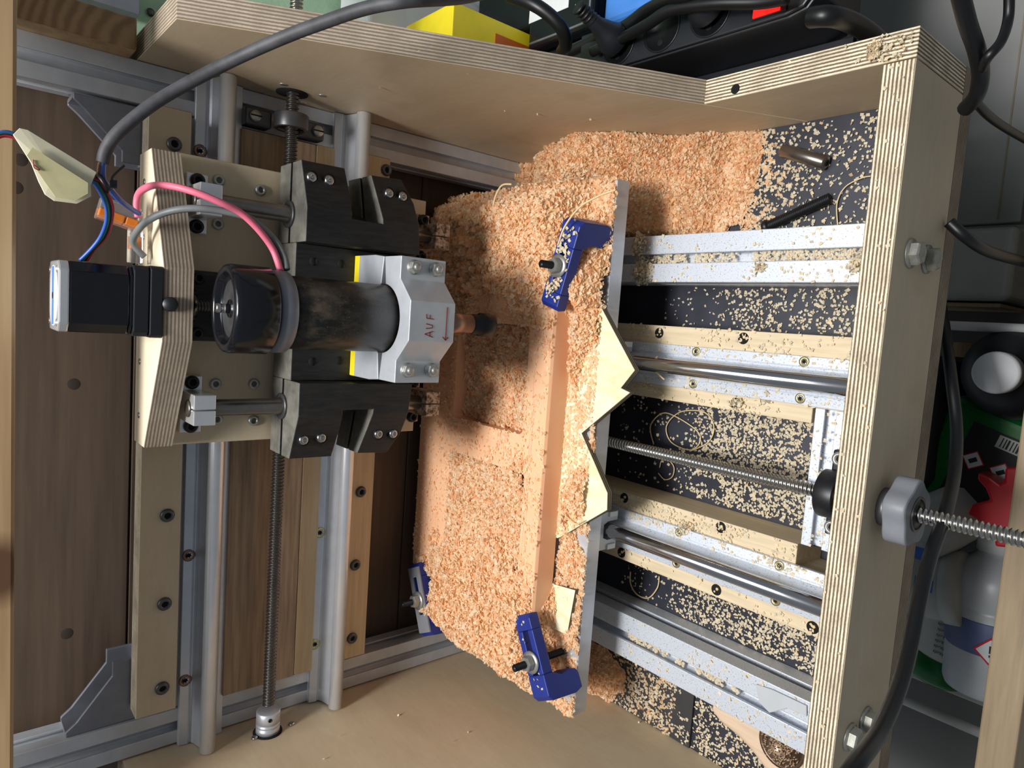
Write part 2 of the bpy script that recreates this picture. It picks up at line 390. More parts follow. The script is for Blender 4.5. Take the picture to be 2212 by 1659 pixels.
# holes with the screw passing through, recess on the low board
c0 = Vector((XR, .558, .297)); b = MB(); b.cyl(c0 + Vector((-.0008, 0, 0)), c0 + Vector((.0002, 0, 0)), .0125, 28); b.build('screw_hole', 'dark_hole', spr)
for u, v in ((611, 182), (573, 202), (695, 206), (655, 222)):
    q = P(u, v, X=XR); b = MB(); b.lathe([(.0028, -.0002), (.0028, .0004), (.001, .0006), (0, .0002)], q, (-1, 0, 0), 12); b.build('screw', 'zinc', spr)
q = Vector((XR + .006, P(1590, 178, Z=.081)[1], .0812)); b = MB(); b.lathe([(.0035, 0), (.003, .0004), (.0018, .0001), (0, -.001)], q, (0, 0, 1), 14); b.build('screw_recess', 'dark_hole', lsr)

fb = MB().plybox(XL, XR - .0005, .173, .1915, 0, .081, 'Y').build('front_board', ['birch_x', 'ply_Y'], None, .0003, 1)
tag(fb, 'plywood front board with striped top edge carrying the crank bearing', 'board')
for u, v in ((1985, 547), (2020, 560), (1850, 1600), (1885, 1562)):
    q = P(u, v, Y=.168); q[1] = .173; q[2] = min(max(q[2], .016), .06)
    h = thing('hex_bolt', q, {1985: 'galvanised hex bolt on front board, upper right pair, left one', 2020: 'galvanised hex bolt on front board, upper right pair, right one', 1850: 'galvanised hex bolt on front board beside black cable, left one', 1885: 'galvanised hex bolt half under the black cable'}[u], 'bolt', 'hex bolts in the front board')
    b = MB(); b.cyl(q, q + Vector((0, -.0013, 0)), .0093, 28); b.build('washer', 'galv', h)
    b = MB(); b.hexa(q + Vector((0, -.0013, 0)), q + Vector((0, -.0072, 0)), .0077); b.build('head', 'galv', h)

# T-slot profiles
def slotprof(w, ns=1, sw=.008):
    """square outline w x w centred at 0 with a slot in every side"""
    h = w / 2; s2 = sw / 2; d = w * .18; dd = w * .30; wd = sw * .95
    side_ = [(-h, -h), (-s2, -h), (-s2, -h + d * .45), (-wd, -h + d * .45), (-wd, -h + d), (-s2 * .9, -h + dd), (s2 * .9, -h + dd), (wd, -h + d), (wd, -h + d * .45), (s2, -h + d * .45), (s2, -h)]
    out = []
    for k in range(4):
        c, s_ = math.cos(k * PI / 2), math.sin(k * PI / 2)
        out += [(x * c - y * s_, x * s_ + y * c) for x, y in side_]
    return out
def profile(name, ax, c, a0, a1, w, mat_, label, cat='aluminium profile', group=None):
    pr = [(x + c[0], y + c[1]) for x, y in slotprof(w)]
    b = MB(); b.prism(pr, ax, a0, a1)
    o = b.build(name, mat_, None, .0006, 2); tag(o, label, cat, group); return o
profile('upright_profile', 'Z', (.1545, .595), .0, .60, .030, 'alu_soft', 'grey slotted aluminium upright at the power strip side')
profile('upright_profile', 'Z', (-.3535, .595), .0, .60, .030, 'alu_soft', 'grey slotted aluminium upright next to the shaft coupler')
profile('cross_profile', 'X', (.597, .378), -.338, .139, .030, 'alu_soft', 'slotted aluminium crossbar hidden behind upper wooden strip')
profile('cross_profile', 'X', (.597, .016), -.338, .139, .030, 'alu_dark', 'slotted aluminium crossbar low at the back near the chips')
e1 = profile('base_profile', 'Y', (.0625, .0205), .1917, .575, .040, 'alu_speckle', 'dusty slotted aluminium profile beside the big chip heap')
e2 = profile('base_profile', 'Y', (-.2765, .0205), .1917, .575, .040, 'alu_speckle', 'dusty slotted aluminium profile next to the wooden brush')
profile('front_cross_profile', 'X', (.2185, .028), -.146, -.046, .022, 'alu_speckle', 'short speckled aluminium crosspiece behind front board')

# corner gussets
for pts, lab in (([(.1375, .4427), (.1335, .4427), (.128, .436), (.104, .412), (.096, .412), (.096, .3935), (.1375, .3935)], 'die cast corner bracket behind the grey power cable'),
                 ([(-.3385, .4427), (-.3345, .4427), (-.329, .436), (-.298, .412), (-.287, .412), (-.287, .3935), (-.3385, .3935)], 'die cast corner bracket next to the bare left upright')):
    g = thing('corner_bracket', (pts[0][0], .597, .3935), lab, 'bracket')
    b = MB(); b.prism(pts, 'Y', .583, .586); b.build('web', 'alu_dark', g, .0006)
    b = MB(); b.prism(pts, 'Y', .608, .611); b.build('web', 'alu_dark', g, .0006)
    b = MB(); s_ = 1 if pts[0][0] < 0 else -1; x0 = pts[0][0]
    b.box(min(x0, x0 + s_ * .003), max(x0, x0 + s_ * .003), .586, .608, .3965, .4427); b.box(min(x0, x0 + s_ * .04), max(x0, x0 + s_ * .04), .586, .608, .3935, .3965); b.build('foot_plate', 'alu_dark', g)
    screwhead((x0 + s_ * .003, .597, .425), (s_, 0, 0), .005, 'steel', g)
    screwhead((x0 + s_ * .025, .597, .3965), (0, 0, 1), .005, 'steel', g)

# wooden strips across the uprights
def strip(name, z0, z1, y0, y1, mats, lab, pts, sm='screw_dark', x0=-.3275, x1=.1375):
    o = MB().plybox(x0, x1, y0, y1, z0, z1, 'Y').build(name, mats, None, .0004, 1); tag(o, lab, 'strip')
    for u, v in pts: screwhead(P(u, v, Y=y0 - .001) * Vector((1, 0, 1)) + Vector((0, y0 - .0002, 0)) if False else Vector((P(u, v, Y=y0)[0], y0, P(u, v, Y=y0)[2])), (0, -1, 0), .0052, sm, o)
    return o
strip('plywood_strip', .3705, .3997, .562, .580, ['birch_x', 'ply_Y'], 'upper plywood strip across the gantry with round socket screws', [(376, 312), (361, 1113), (355, 1304), (350, 1486)])
strip('plywood_strip', .2022, .2245, .562, .580, ['beech_x', 'ply_Y'], 'lower plywood strip across the gantry, below both guide rods', [(779, 1062), (767, 1220), (760, 1378), (834, 368)])
o = MB().box(-.3355, .1375, .573, .582, .268, .3305).build('backing_board', 'walnutish', None, .0004); tag(o, 'stained wooden board behind the horizontal leadscrew', 'board')
o = MB().box(-.334, .1375, .571, .582, .2515, .2675).build('backing_strip', 'beech_x', None, .0004); tag(o, 'pale narrow wooden strip under the stained board', 'strip')

# ------------------------------------------------------------------ supported round rails
def rail_profile():
    return [(-.0175, 0), (.0175, 0), (.0175, .0035), (.0105, .0045), (.0085, .0035), (.0065, .006), (.0045, .0120), (.0035, .0165), (-.0035, .0165), (-.0045, .0120), (-.0065, .006), (-.0085, .0035), (-.0105, .0045), (-.0175, .0035)]
def rail(ax, c, a0, a1, h, lab, scr, base_mat='alu', scr_mat='yellow_zinc', group='supported guide rails', roddy='steel_rail', x=0):
    """ax Y: c=(x, z of seat) standing up; ax X: c=(z, y of seat) facing -Y"""
    if ax == 'Y': loc = (c[0], (a0 + a1) / 2, c[1]); pr = [(c[0] + p, c[1] + q * h / .0195) for p, q in rail_profile()]
    else: loc = ((a0 + a1) / 2, c[1], c[0]); pr = [(c[1] - q * h / .0195, c[0] + p) for p, q in rail_profile()]
    t_ = thing('guide_rail', loc, lab, 'rail', group)
    b = MB(); b.prism(pr, ax, a0, a1); b.build('rail_base', base_mat, t_, .0003, 1)
    b = MB()
    if ax == 'Y': b.cyl((c[0], a0, c[1] + h), (c[0], a1, c[1] + h), .0061, 32, bev=.0006)
    else: b.cyl((a0, c[1] - h, c[0]), (a1 + x, c[1] - h, c[0]), .0061, 32, bev=.0006)
    b.build('guide_rod', roddy, t_)
    for pos in scr:
        if ax == 'Y': cskhead((pos[0], pos[1], c[1] + .0038), (0, 0, 1), .0038, scr_mat, t_)
        else: cskhead((pos[0], c[1] - .0042, pos[1]), (0, -1, 0), .0050, scr_mat, t_)
    return t_
rail('X', (.3470, .580), XL + .0006, XR - .0006, .0235, 'upper horizontal guide rail of the gantry, brightest with copper screws', [(.1135, .3605), (-.2069, .3605), (-.3132, .3605)], scr_mat='brass_dark', roddy='steel_soft')
rail('X', (.2335, .580), XL + .0016, XR - .0006, .0235, 'lower horizontal guide rail of the gantry, above the lower plywood strip', [(-.2048, .2475), (-.3115, .2475)], base_mat='alu', roddy='steel_soft')
rail('Y', (-.0275, .0405), .1917, .574, .0195, 'table guide rail between the chip heap and the table leadscrew', [(-.0140, .2385), (-.0403, .2385), (-.0140, .3295), (-.0403, .3295), (-.014, .42), (-.04, .42)], base_mat='alu_speckle')
rail('Y', (-.1785, .0405), .1917, .574, .0195, 'table guide rail between the leadscrew and the dusty left profile', [(-.1650, .2405), (-.1915, .2405), (-.1650, .3295), (-.1915, .3295)], base_mat='alu_speckle')
for x0, x1, y0, lab, ss in ((-.0575, .0055, .222, 'pale wooden strip under the guide rail nearest the chip heap', [(-.0005, .2912), (-.0515, .2923), (-.001, .2035), (-.001, .372)]), (-.2085, -.1465, .2305, 'pale wooden strip under the guide rail nearest the brush', [(-.1515, .2944), (-.2025, .2928), (-.152, .3946), (-.2025, .3924), (-.2025, .2135)])):
    pts = [(x0, .1917 if x0 > -.1 else .1917), (x1, .1917), (x1, .574), (x0, .574)]
    if x0 > -.1: pts = [(-.046, .1917), (x1, .1917), (x1, .574), (x0, .574), (x0, .231), (-.046, .231)]
    else: pts = [(x0, .1917), (-.164, .1917), (-.164, .231), (x1, .231), (x1, .574), (x0, .574)]
    b = MB(); b.prism(pts, 'Z', .0003, .040, 0, 0); o = b.build('wooden_strip', ['beech', 'ply_Z'], None, .0005); tag(o, lab, 'strip')
    for p in ss:
        b = MB(); b.lathe([(.0046, 0), (.0043, .0003), (0, .0003)], (p[0], p[1], .040), (0, 0, 1), 18); b.lathe([(.0016, .0003), (.0012, .0012), (0, .0013)], (p[0] + .001, p[1] - .001, .040), (0, 0, 1), 5, 1); b.lathe([(.0012, .0003), (.0008, .001), (0, .001)], (p[0] - .0017, p[1] + .0012, .040), (0, 0, 1), 4, 1)
        b.build('screw', ['dark_hole', 'strand'], o)

# ------------------------------------------------------------------ lead screws
YS = (-.1022, .050)
ls = thing('table_leadscrew', (YS[0], .25, YS[1]), 'long steel leadscrew of the table poking out past the hand knob', 'leadscrew')
b = MB(); b.screw((YS[0], .04, YS[1]), (YS[0], .575, YS[1]), .0051, .003, .0011); b.build('threaded_rod', 'thread_steel', ls)
kn = thing('hand_knob', (YS[0], .158, YS[1]), 'grey scalloped knob with bearing on the front board', 'knob')
n = 72; kr = lambda i: .0205 + .0016 * math.cos(5 * 2 * PI * i / n)
prof = [(YS[0] + kr(i) * math.cos(2 * PI * i / n), YS[1] + kr(i) * math.sin(2 * PI * i / n)) for i in range(n)]
b = MB(); b.prism(prof, 'Y', .1525, .1665, 0, 0, None, True); b.build('knob_ring', 'grey_print', kn, .0015)
b = MB(); b.lathe([(.0112, 0), (.0112, .0008), (.0098, .0009), (.0098, .0002)], (YS[0], .1525, YS[1]), (0, -1, 0), 32, 0); b.lathe([(.0098, .0002), (.0098, .0005), (.0062, .0006), (.0052, .0016), (.0052, 0)], (YS[0], .1525, YS[1]), (0, -1, 0), 32, 1)
b.build('ball_bearing', ['thread_dark', 'black_metal'], kn)
b = MB(); b.cyl((YS[0], .1665, YS[1]), (YS[0], .173, YS[1]), .0125, 28); b.build('hub', 'screw_dark', kn)
def pillow(name, c, ax, r, w, mat_, lab, ear=.024, bolt='zinc', slotted=False):
    t_ = thing(name, c, lab, 'bearing block'); c = Vector(c)
    b = MB(); d = Vector((0, 1, 0)) if ax == 'Y' else Vector((1, 0, 0)); e = Vector((1, 0, 0)) if ax == 'Y' else Vector((0, 0, 1))
    b.lathe([(r, -w / 2), (r, w / 2), (r * .72, w / 2), (r * .72, -w / 2)], c, d, 36, 0, True, True); b.build('housing', mat_, t_, .0008)
    b = MB(); b.lathe([(r * .70, -w * .3), (r * .70, w * .3), (.0056, w * .3), (.0056, -w * .3)], c, d, 30, 0, True, True); b.build('bearing_insert', 'black_metal', t_)
    f = Vector((0, 0, -1)) if ax == 'Y' else Vector((0, 1, 0))
    for s_ in (-1, 1):
        q = c + e * s_ * ear + f * (r * .62 if ax == 'Y' else r * .5)
        b = MB(); hw = ear - r * .72
        lo = c + e * s_ * (r * .72) + f * (r * .85); hi = c + e * s_ * (ear + .006) + f * (r * .35)
        mn = [min(lo[i], hi[i]) for i in range(3)]; mx = [max(lo[i], hi[i]) for i in range(3)]
        k = 1 if ax == 'Y' else 0; mn[k] = c[k] - w * .42; mx[k] = c[k] + w * .42
        b.box(mn[0], mx[0], mn[1], mx[1], mn[2], mx[2]); b.build('mounting_ear', mat_, t_, .0015)
        q = c + e * s_ * (ear) + f * (r * .35)
        h = screwhead(q, -f, .0052, bolt, t_, 'bolt')
    return t_
pillow('bearing_block', (YS[0], .206, YS[1]), 'Y', .0165, .013, 'black_metal', 'black bearing block on the table leadscrew behind front board')
XS = (.556, .297)
ls = thing('gantry_leadscrew', (-.1, XS[0], XS[1]), 'dark horizontal leadscrew crossing in front of stained board', 'leadscrew')
b = MB(); b.screw((-.345, XS[0], XS[1]), (.169, XS[0], XS[1]), .0052, .003, .0012); b.build('threaded_rod', 'thread_dark', ls)
b = MB(); b.screw((.189, XS[0], XS[1]), (.26, XS[0], XS[1]), .0052, .003, .0012); b.build('threaded_rod_end', 'thread_steel', ls)
t_ = thing('bearing_block', (.147, XS[0], XS[1]), 'dark cast bearing block with slotted screws on the right upright', 'bearing block')
b = MB(); b.lathe([(.0135, -.006), (.0135, .006), (.010, .006), (.010, -.006)], (.147, .5575, XS[1]), (1, 0, 0), 36, 0, True, True); b.build('housing', 'screw_dark', t_, .0008)
b = MB(); b.lathe([(.0098, -.004), (.0098, .004), (.0056, .004), (.0056, -.004)], (.147, .5565, XS[1]), (1, 0, 0), 28, 0, True, True); b.build('bearing_insert', 'black_metal', t_)
for s_, z in ((1, .323), (-1, .271)):
    b = MB(); b.box(.140, .154, .566, .5798, min(z + s_ * .007, XS[1] + s_ * .012), max(z + s_ * .007, XS[1] + s_ * .012)); b.build('mounting_ear', 'screw_dark', t_, .002)
    b = MB(); b.lathe([(.0046, 0), (.0046, .0025), (.004, .0032), (0, .0034)], (.147, .566, z), (0, -1, 0), 22); b.box(.1465, .1475, .5623, .5627, z - .0044, z + .0044, 1); b.build('slotted_screw', ['zinc', 'dark_hole'], t_)
cp = thing('shaft_coupler', (-.362, XS[0], XS[1]), 'shiny aluminium coupler where the leadscrew enters the side panel', 'coupler')
b = MB(); b.lathe([(.0092, 0), (.0100, .0006), (.0100, .010), (.0092, .0104), (.0092, .0112), (.0100, .0116), (.0100, .0130), (.0092, .0134), (.0092, .0142), (.0100, .0146), (.0100, .019)], (-.350, XS[0], XS[1]), (-1, 0, 0), 36); b.build('coupler_body', 'alu', cp)
screwhead((-.3545, XS[0] - .0095, XS[1] + .002), (0, -1, .15), .0018, 'black_metal', cp, 'grub_screw')
b = MB(); b.cyl((XL + .0008, XS[0], XS[1]), (XL - .0002, XS[0], XS[1]), .0122, 28); b.build('screw_hole', 'dark_hole', spl)
for u, v in ((630, 1565), (550, 1595)):
    q = P(u, v, X=XL); b = MB(); b.lathe([(.0028, -.0002), (.0026, .0014), (.001, .0020), (0, .0015)], q, (1, 0, 0), 14); b.build('screw', 'steel', spl)

# ================================================================== GANTRY CARRIAGE
CX = -.0043
ca = thing('gantry_carriage', (CX, .53, .19), 'plywood gantry carriage plate holding the upright guide rods', 'carriage')
MB().plybox(-.1045, .0995, .523, .541, .187, .391, 'Y').build('carriage_plate', ['birch_x', 'plyg_Y'], ca, .0004, 1)
# angled top bracket
pl = [(-.1035, .541), (-.1035, .5125), (-.028, .4715), (.019, .4715), (.0965, .5095), (.0965, .541)]
b = MB(); b.prism(pl, 'Z', .391, .409, 0, 1); b.build('top_bracket', ['birch_light', 'plyg_Z'], ca, .0004, 1)
for u, v in ((312, 393), (310, 512), (302, 781), (300, 897)):
    q = P(u, v, Z=.4092); screwhead(q, (0, 0, 1), .0022, 'steel', ca, h=.0006)
for u, v in ((562, 411), (470, 484), (555, 487), (548, 829), (465, 829), (547, 908), (472, 390), (468, 905)):
    q = P(u, v, Y=.523); screwhead((q[0], .523, q[2]), (0, -1, 0), .0042, 'zinc', ca, 'bearing_screw', sock='thread_dark')
RX = {'r': .0660, 'l': -.0746}; RY = .4965
for k, x in RX.items():
    b = MB(); b.cyl((x, RY, .189), (x, RY, .3868), .0060, 28, bev=.0006); b.build('upright_guide_rod', 'rod_dark', ca)
    for z0, z1, mt in ((.371, .3853, 'alu_bright'), (.1865, .2005, 'dusty_alu')):
        b = MB(); b.box(x - .0105, x - .0004, .4845, .517, z0, z1); b.box(x + .0004, x + .0105, .4845, .517, z0, z1); b.box(x - .002, x + .002, .494, .517, z0, z1)
        h = b.build('rod_holder', mt, ca, .0006)
        b = MB(); b.box(x - .0205, x + .0205, .517, .523, z0, z1); b.build('flange', mt, h, .0008)
        for s_ in (-1, 1): screwhead((x + s_ * .0157, .517, (z0 + z1) / 2), (0, -1, 0), .0049, 'black_metal', h, h=.004)
b = MB(); b.box(-.029, .020, .508, .523, .362, .3905); fl = b.build('bearing_flange', 'print_black', ca, .003)
for z, x in ((.378, .0145), (.378, -.0235)): screwhead((x, .508, z), (0, -1, 0), .0042, 'black_metal', fl)
b = MB(); b.lathe([(.011, 0), (.011, .006), (.007, .006), (.007, 0)], (CX, .4935, .385), (0, 0, 1), 28, 0, True, True); b.build('bearing_ring', 'black_gloss', fl)
b = MB(); b.screw((CX, .4935, .325), (CX, .4935, .391), .004, .002, .0008, 12); b.build('upright_leadscrew', 'thread_dark', ca)
b = MB(); b.lathe([(.0044, 0), (.0046, .0008), (.0046, .003), (.004, .0036), (0, .0037)], (CX, .4722, .4045), (0, -.9, .3), 20); b.build('rubber_knob', 'black_metal', ca)
for z in (.347, .2335):
    for x in (-.075, .068):
        u_ = [(.541, z - .017), (.541, z + .017), (.565, z + .017), (.565, z + .006), (.5630, z + .0075), (.5505, z + .0075), (.5505, z - .0075), (.5630, z - .0075), (.565, z - .006), (.565, z - .017)]
        b = MB(); b.prism([(y, zz) for y, zz in u_], 'X', x - .018, x + .018); b.build('linear_bearing', 'alu_soft', ca)

# stepper motor
SX, SY = -.0036, .4925
st = thing('stepper_motor', (SX, SY, .409), 'black stepper motor with blue and white label on the angled bracket', 'motor')
def sq(w, c=.004):
    h = w / 2; return [(SX + x, SY + y) for x, y in ((-h + c, -h), (h - c, -h), (h, -h + c), (h, h - c), (h - c, h), (-h + c, h), (-h, h - c), (-h, -h + c))]
b = MB(); b.prism(sq(.0445, .002), 'Z', .4093, .4165); b.build('rubber_damper', 'black_plastic', st, .0006)
b = MB(); b.prism(sq(.0435, .003), 'Z', .4170, .4255); b.build('front_flange', 'black_plastic', st, .0006)
b = MB(); b.prism(sq(.0415, .005), 'Z', .4255, .4275); b.prism(sq(.0415, .006), 'Z', .4275, .4585); b.build('motor_body', 'black_gloss', st, .0008)
b = MB(); b.prism(sq(.0415, .005), 'Z', .4585, .4640); mc = b.build('end_cap', 'alu_bright', st, .0010)
b = MB(); b.lathe([(.0180, 0), (.0180, .0002), (0, .0002)], (SX, SY, .4640), (0, 0, 1), 40); b.box(SX - .0172, SX + .0172, SY - .004, SY + .004, .4641, .4643, 1); b.lathe([(.002, .0002), (.002, .0005), (0, .0005)], (SX, SY, .4640), (0, 0, 1), 16, 2); b.build('round_label', ['white', 'label_blue', 'dark_hole'], st)
for sx in (-1, 1):
    for sy in (-1, 1): screwhead((SX + sx * .0155, SY + sy * .0155, .4640), (0, 0, 1), .0022, 'zinc', st, h=.0006)

# ================================================================== Z SLIDE (printed, black)
zs_ = thing('spindle_slide', (CX, .49, .225), 'black printed slide with split clamps riding on the upright rods', 'slide')
def yf(x): return .467 + max(0, min(1, (abs(x - CX) - .074) / .034)) * .0135
def halfarm(sgn, front):
    mir = lambda x: x if sgn > 0 else 2 * CX - x
    pl = [(.0455, .320), (.0697, .320), (.103, .320), (.1035, .2865), (.080, .2850), (.0697, .2853), (.0660, .2855), (.0660, .2600), (.0697, .2604), (.082, .2620), (.1025, .2650), (.1040, .2380), (.086, .2300), (.0697, .2283), (.0465, .2260)]
    pl = [(mir(x), z) for x, z in pl]; n = len(pl)
    y0, y1 = (None, .4948) if front else (.4982, .517)
    vs = [(x, (yf(x) if front else y0), z) for x, z in pl] + [(x, y1, z) for x, z in pl]
    fs = [(0, 1, 5, 6, 7, 8, 13, 14), (1, 2, 3, 4, 5), (8, 9, 10, 11, 12, 13)]
    fs += [tuple(q + n for q in f)[::-1] for f in fs] + [((i + 1) % n, i, n + i, n + (i + 1) % n) for i in range(n)]
    if sgn > 0: fs = [f[::-1] for f in fs]
    return MB().add(vs, fs)
for s_ in (1, -1):
    halfarm(s_, True).build('front_clamp_half', 'print_black', zs_, .0006); halfarm(s_, False).build('rear_clamp_half', 'print_black', zs_, .0006)
    x = RX['r'] if s_ > 0 else RX['l']; b = MB(); b.lathe([(.0062, 0), (.0098, 0), (.0098, .0016), (.0062, .0016)], (x, RY, .3200), (0, 0, 1), 28, 0, True, True); b.build('bearing_collar', 'screw_dark', zs_)
b = MB(); b.box(CX - .0498, CX + .0498, .483, .4895, .2175, .320); b.box(CX - .0498, CX + .0498, .4895, .517, .2175, .320) ; b.build('centre_block', 'print_black', zs_, .0006)
for u, v in ((677, 565), (737, 570), (675, 781), (733, 779)):
    q = P(u, v, Y=.483); b = MB(); b.lathe([(.0032, 0), (.0032, .0003), (0, .0002)], (q[0], .483, q[2]), (0, -1, 0), 20); b.build('bolt_hole', 'dark_hole', zs_)
for u, v in ((674, 383), (712, 390), (841, 418), (870, 425), (655, 950), (693, 945), (816, 937), (848, 936)):
    y = .474; q = P(u, v, Y=y); y = yf(q[0])
    d = Vector((0, -1, 0)); p_ = Vector((q[0], y + .0002, q[2]))
    b = MB(); b.lathe([(.0052, 0), (.0052, .0004), (.0046, .0004), (.0046, 0)], p_, d, 24, 1, True, True); b.lathe([(.0046, .0002), (.0046, .0006), (0, .0006)], p_, d, 24, 1); b.lathe([(.0038, 0), (.0037, .0016), (.0028, .0026), (.0015, .0030), (.0014, .0016), (0, .0016)], p_, d, 22, 0)
    b.build('clamp_screw', ['steel', 'dark_hole'], zs_)
# yellow shim and spindle clamp
b = MB(); b.box(CX - .0455, CX + .0455, .4755, .4828, .2375, .2735); tag(b.build('spacer', 'yellow', None, .0005), 'thin yellow spacer between clamp and black slide', 'spacer')
cl = thing('spindle_clamp', (CX, .44, .2365), 'aluminium spindle clamp marked AUF with an arrow', 'clamp')
SPX, SPY, SR = CX, .438, .0247
arc = [(SPX + SR * math.cos(a), SPY + SR * math.sin(a)) for a in [PI + PI * i / 24 for i in range(25)]]
fr = [(SPX - .044, .4375), (SPX - .044, .415), (SPX - .0285, .415), (SPX - .0135, .400), (SPX + .0138, .400), (SPX + .0285, .415), (SPX + .044, .415), (SPX + .044, .4375)] + [(x, y) for x, y in arc[::-1] if y < .4376]
b = MB(); b.prism(fr, 'Z', .2365, .2735); cf = b.build('front_jaw', 'alu_soft', cl, .0005)
arc2 = [(SPX + SR * math.cos(a), SPY + SR * math.sin(a)) for a in [PI - PI * i / 24 for i in range(25)]]
bk = [(SPX + .044, .4385), (SPX + .0455, .452), (SPX + .0455, .4755), (SPX - .0455, .4755), (SPX - .0455, .452), (SPX - .044, .4385)] + [(x, y) for x, y in arc2 if y > .4384]
b = MB(); b.prism(bk, 'Z', .2365, .2735); b.build('rear_jaw', 'alu_soft', cl, .0005)
for u, v in ((898, 577), (945, 582), (883, 800), (935, 800)):
    q = P(u, v, Y=.412); q = Vector((q[0], .415, q[2])); d = Vector((0, -1, 0))
    b = MB(); b.cyl(q, q + d * .001, .0052, 26); nt = b.build('washer', 'zinc', cf)
    b = MB(); b.hexa(q + d * .001, q + d * .0045, .0046); b.build('nut', 'zinc', cf)
    b = MB(); b.cyl(q + d * .001, q + d * .0068, .0024, 18, bev=.0004); b.build('stud', 'zinc', cf)
# handwriting AUF and arrow on the middle face
def strokes(segs, y, w):
    b = MB()
    for (x0, z0), (x1, z1) in segs:
        d = Vector((x1 - x0, 0, z1 - z0)); n_ = Vector((-d.z, 0, d.x)).normalized() * w / 2; a, c = Vector((x0, y, z0)), Vector((x1, y, z1)); o_ = Vector((0, .0002, 0))
        b.add([a - n_, c - n_, c + n_, a + n_, a - n_ + o_, c - n_ + o_, c + n_ + o_, a + n_ + o_], [(0, 1, 2, 3), (4, 7, 6, 5), (0, 4, 5, 1), (1, 5, 6, 2), (2, 6, 7, 3), (3, 7, 4, 0)])
    return b
L0 = lambda cx, cz, sg: [((cx + a * .9, cz + c), (cx + d * .9, cz + e)) for a, c, d, e in sg]
A_ = [(-.0022, -.0032, 0, .0034), (0, .0034, .0024, -.0032), (-.0018, -.0008, .0018, -.0008)]
U_ = [(-.0019, .0028, -.0013, -.0022), (-.0013, -.0022, .0006, -.0026), (.0006, -.0026, .0017, .0028)]
F_ = [(-.0014, -.003, -.0010, .003), (-.0010, .003, .0022, .0032), (-.0012, .0002, .0016, .0004)]
sg = L0(-.0128, .2575, A_) + L0(-.0072, .2575, U_) + L0(-.0010, .2572, F_) + [((-.0165, .2435), (.0068, .2435)), ((-.0165, .2435), (-.0142, .2460)), ((-.0165, .2435), (-.0142, .2412))]
strokes(sg, .3997, .0006).build('lettering', 'ink', cf)

# spindle
sp = thing('spindle_motor', (SPX, SPY, .16), 'black dusty spindle motor with glossy round cap, standing in clamp', 'spindle')
b = MB(); b.lathe([(.0240, 0), (.0240, .0855), (.0238, .109)], (SPX, SPY, .2366), (0, 0, 1), 56); b.build('motor_body', 'dusty_black', sp)
b = MB(); b.lathe([(.0250, 0), (.0262, .001), (.0266, .0065), (.0255, .0105), (.0230, .0115)], (SPX, SPY, .3445), (0, .03, 1), 56); b.build('grey_collar', 'alu_dark', sp)
b = MB(); b.lathe([(.0262, 0), (.0276, .0015), (.0276, .0235), (.0268, .0260), (.0250, .0272), (.0225, .0270), (.0215, .0262), (.0210, .0235), (.0200, .0222), (.0060, .0215), (.0055, .0235), (0, .0235)], (SPX, SPY, .3560), (0, .03, 1), 64); b.build('fan_cap', 'black_gloss', sp)
b = MB(); b.lathe([(.0185, 0), (.0180, .0008), (.0062, .0012), (.0055, .0004)], (SPX, SPY + .0006, .3776), (0, .03, 1), 48); b.build('cap_disc', 'screw_dark', sp)
b = MB(); b.lathe([(.0030, 0), (.0030, .0078), (.0025, .0084), (0, .0086)], (SPX, SPY + .0006, .3790), (0, .03, 1), 20); b.build('shaft_end', 'steel', sp)
b = MB(); b.lathe([(.0075, 0), (.0075, .010), (.0080, .0105), (.0080, .020), (.0075, .0205), (.0075, .042)], (SPX, SPY, .1945), (0, 0, 1), 36); b.build('spindle_nose', 'brass_dark', sp)
b = MB(); b.lathe([(.0016, -.0005), (.0070, 0), (.0088, .0012), (.0093, .003), (.0093, .0125), (.0080, .0135), (.0080, .0205), (.0072, .0220)], (SPX, SPY, .1725), (0, 0, 1), 40); b.build('collet_nut', 'black_metal', sp)
b = MB(); b.lathe([(.0002, 0), (.0014, .001), (.0015, .0135)], (SPX, SPY, .1595), (0, 0, 1), 14); b.build('milling_bit', 'screw_dark', sp)

# ================================================================== TABLE
TX0, TX1, TY0, TY1, TZ0, TZ1 = -.3335, .1195, .380, .6045, .085, .100
tb = thing('machine_table', (-.107, .49, TZ0), 'thick aluminium machine table buried under peach chips', 'table')
b = MB()
pr = [(TY0, TZ0), (TY1, TZ0), (TY1, TZ1)]
for y in (.5825, .494, .4055): pr += [(y + .004, TZ1), (y + .004, TZ1 - .003), (y + .0075, TZ1 - .003), (y + .0075, TZ1 - .0075), (y - .0075, TZ1 - .0075), (y - .0075, TZ1 - .003), (y - .004, TZ1 - .003), (y - .004, TZ1)]
pr += [(TY0, TZ1)]
b.prism(pr, 'X', TX0, TX1); b.build('slotted_plate', 'alu', tb, .0004, 1)
for x in (-.0275, -.1785):
    for y in (.41, .53):
        z = .060; u_ = [(x - .017, TZ0), (x + .017, TZ0), (x + .017, .0500), (x + .0085, .0500), (x + .0085, z + .002), (x + .006, z + .0075), (x - .006, z + .0075), (x - .0085, z + .002), (x - .0085, .0500), (x - .017, .0500)]
        b = MB(); b.prism(u_, 'Y', y - .018, y + .018); b.build('linear_bearing', 'alu_soft', tb)
        [MB().box(x + q - .00225, x + q + .00225, y - .0195, y - .018, .052, .062).build('end_seal', 'white', tb) for q in (-.01475, .01475)]
b = MB(); b.box(YS[0] - .017, YS[0] + .017, .45, .49, .060, TZ0); b.build('leadscrew_nut_bracket', 'alu_soft', tb)

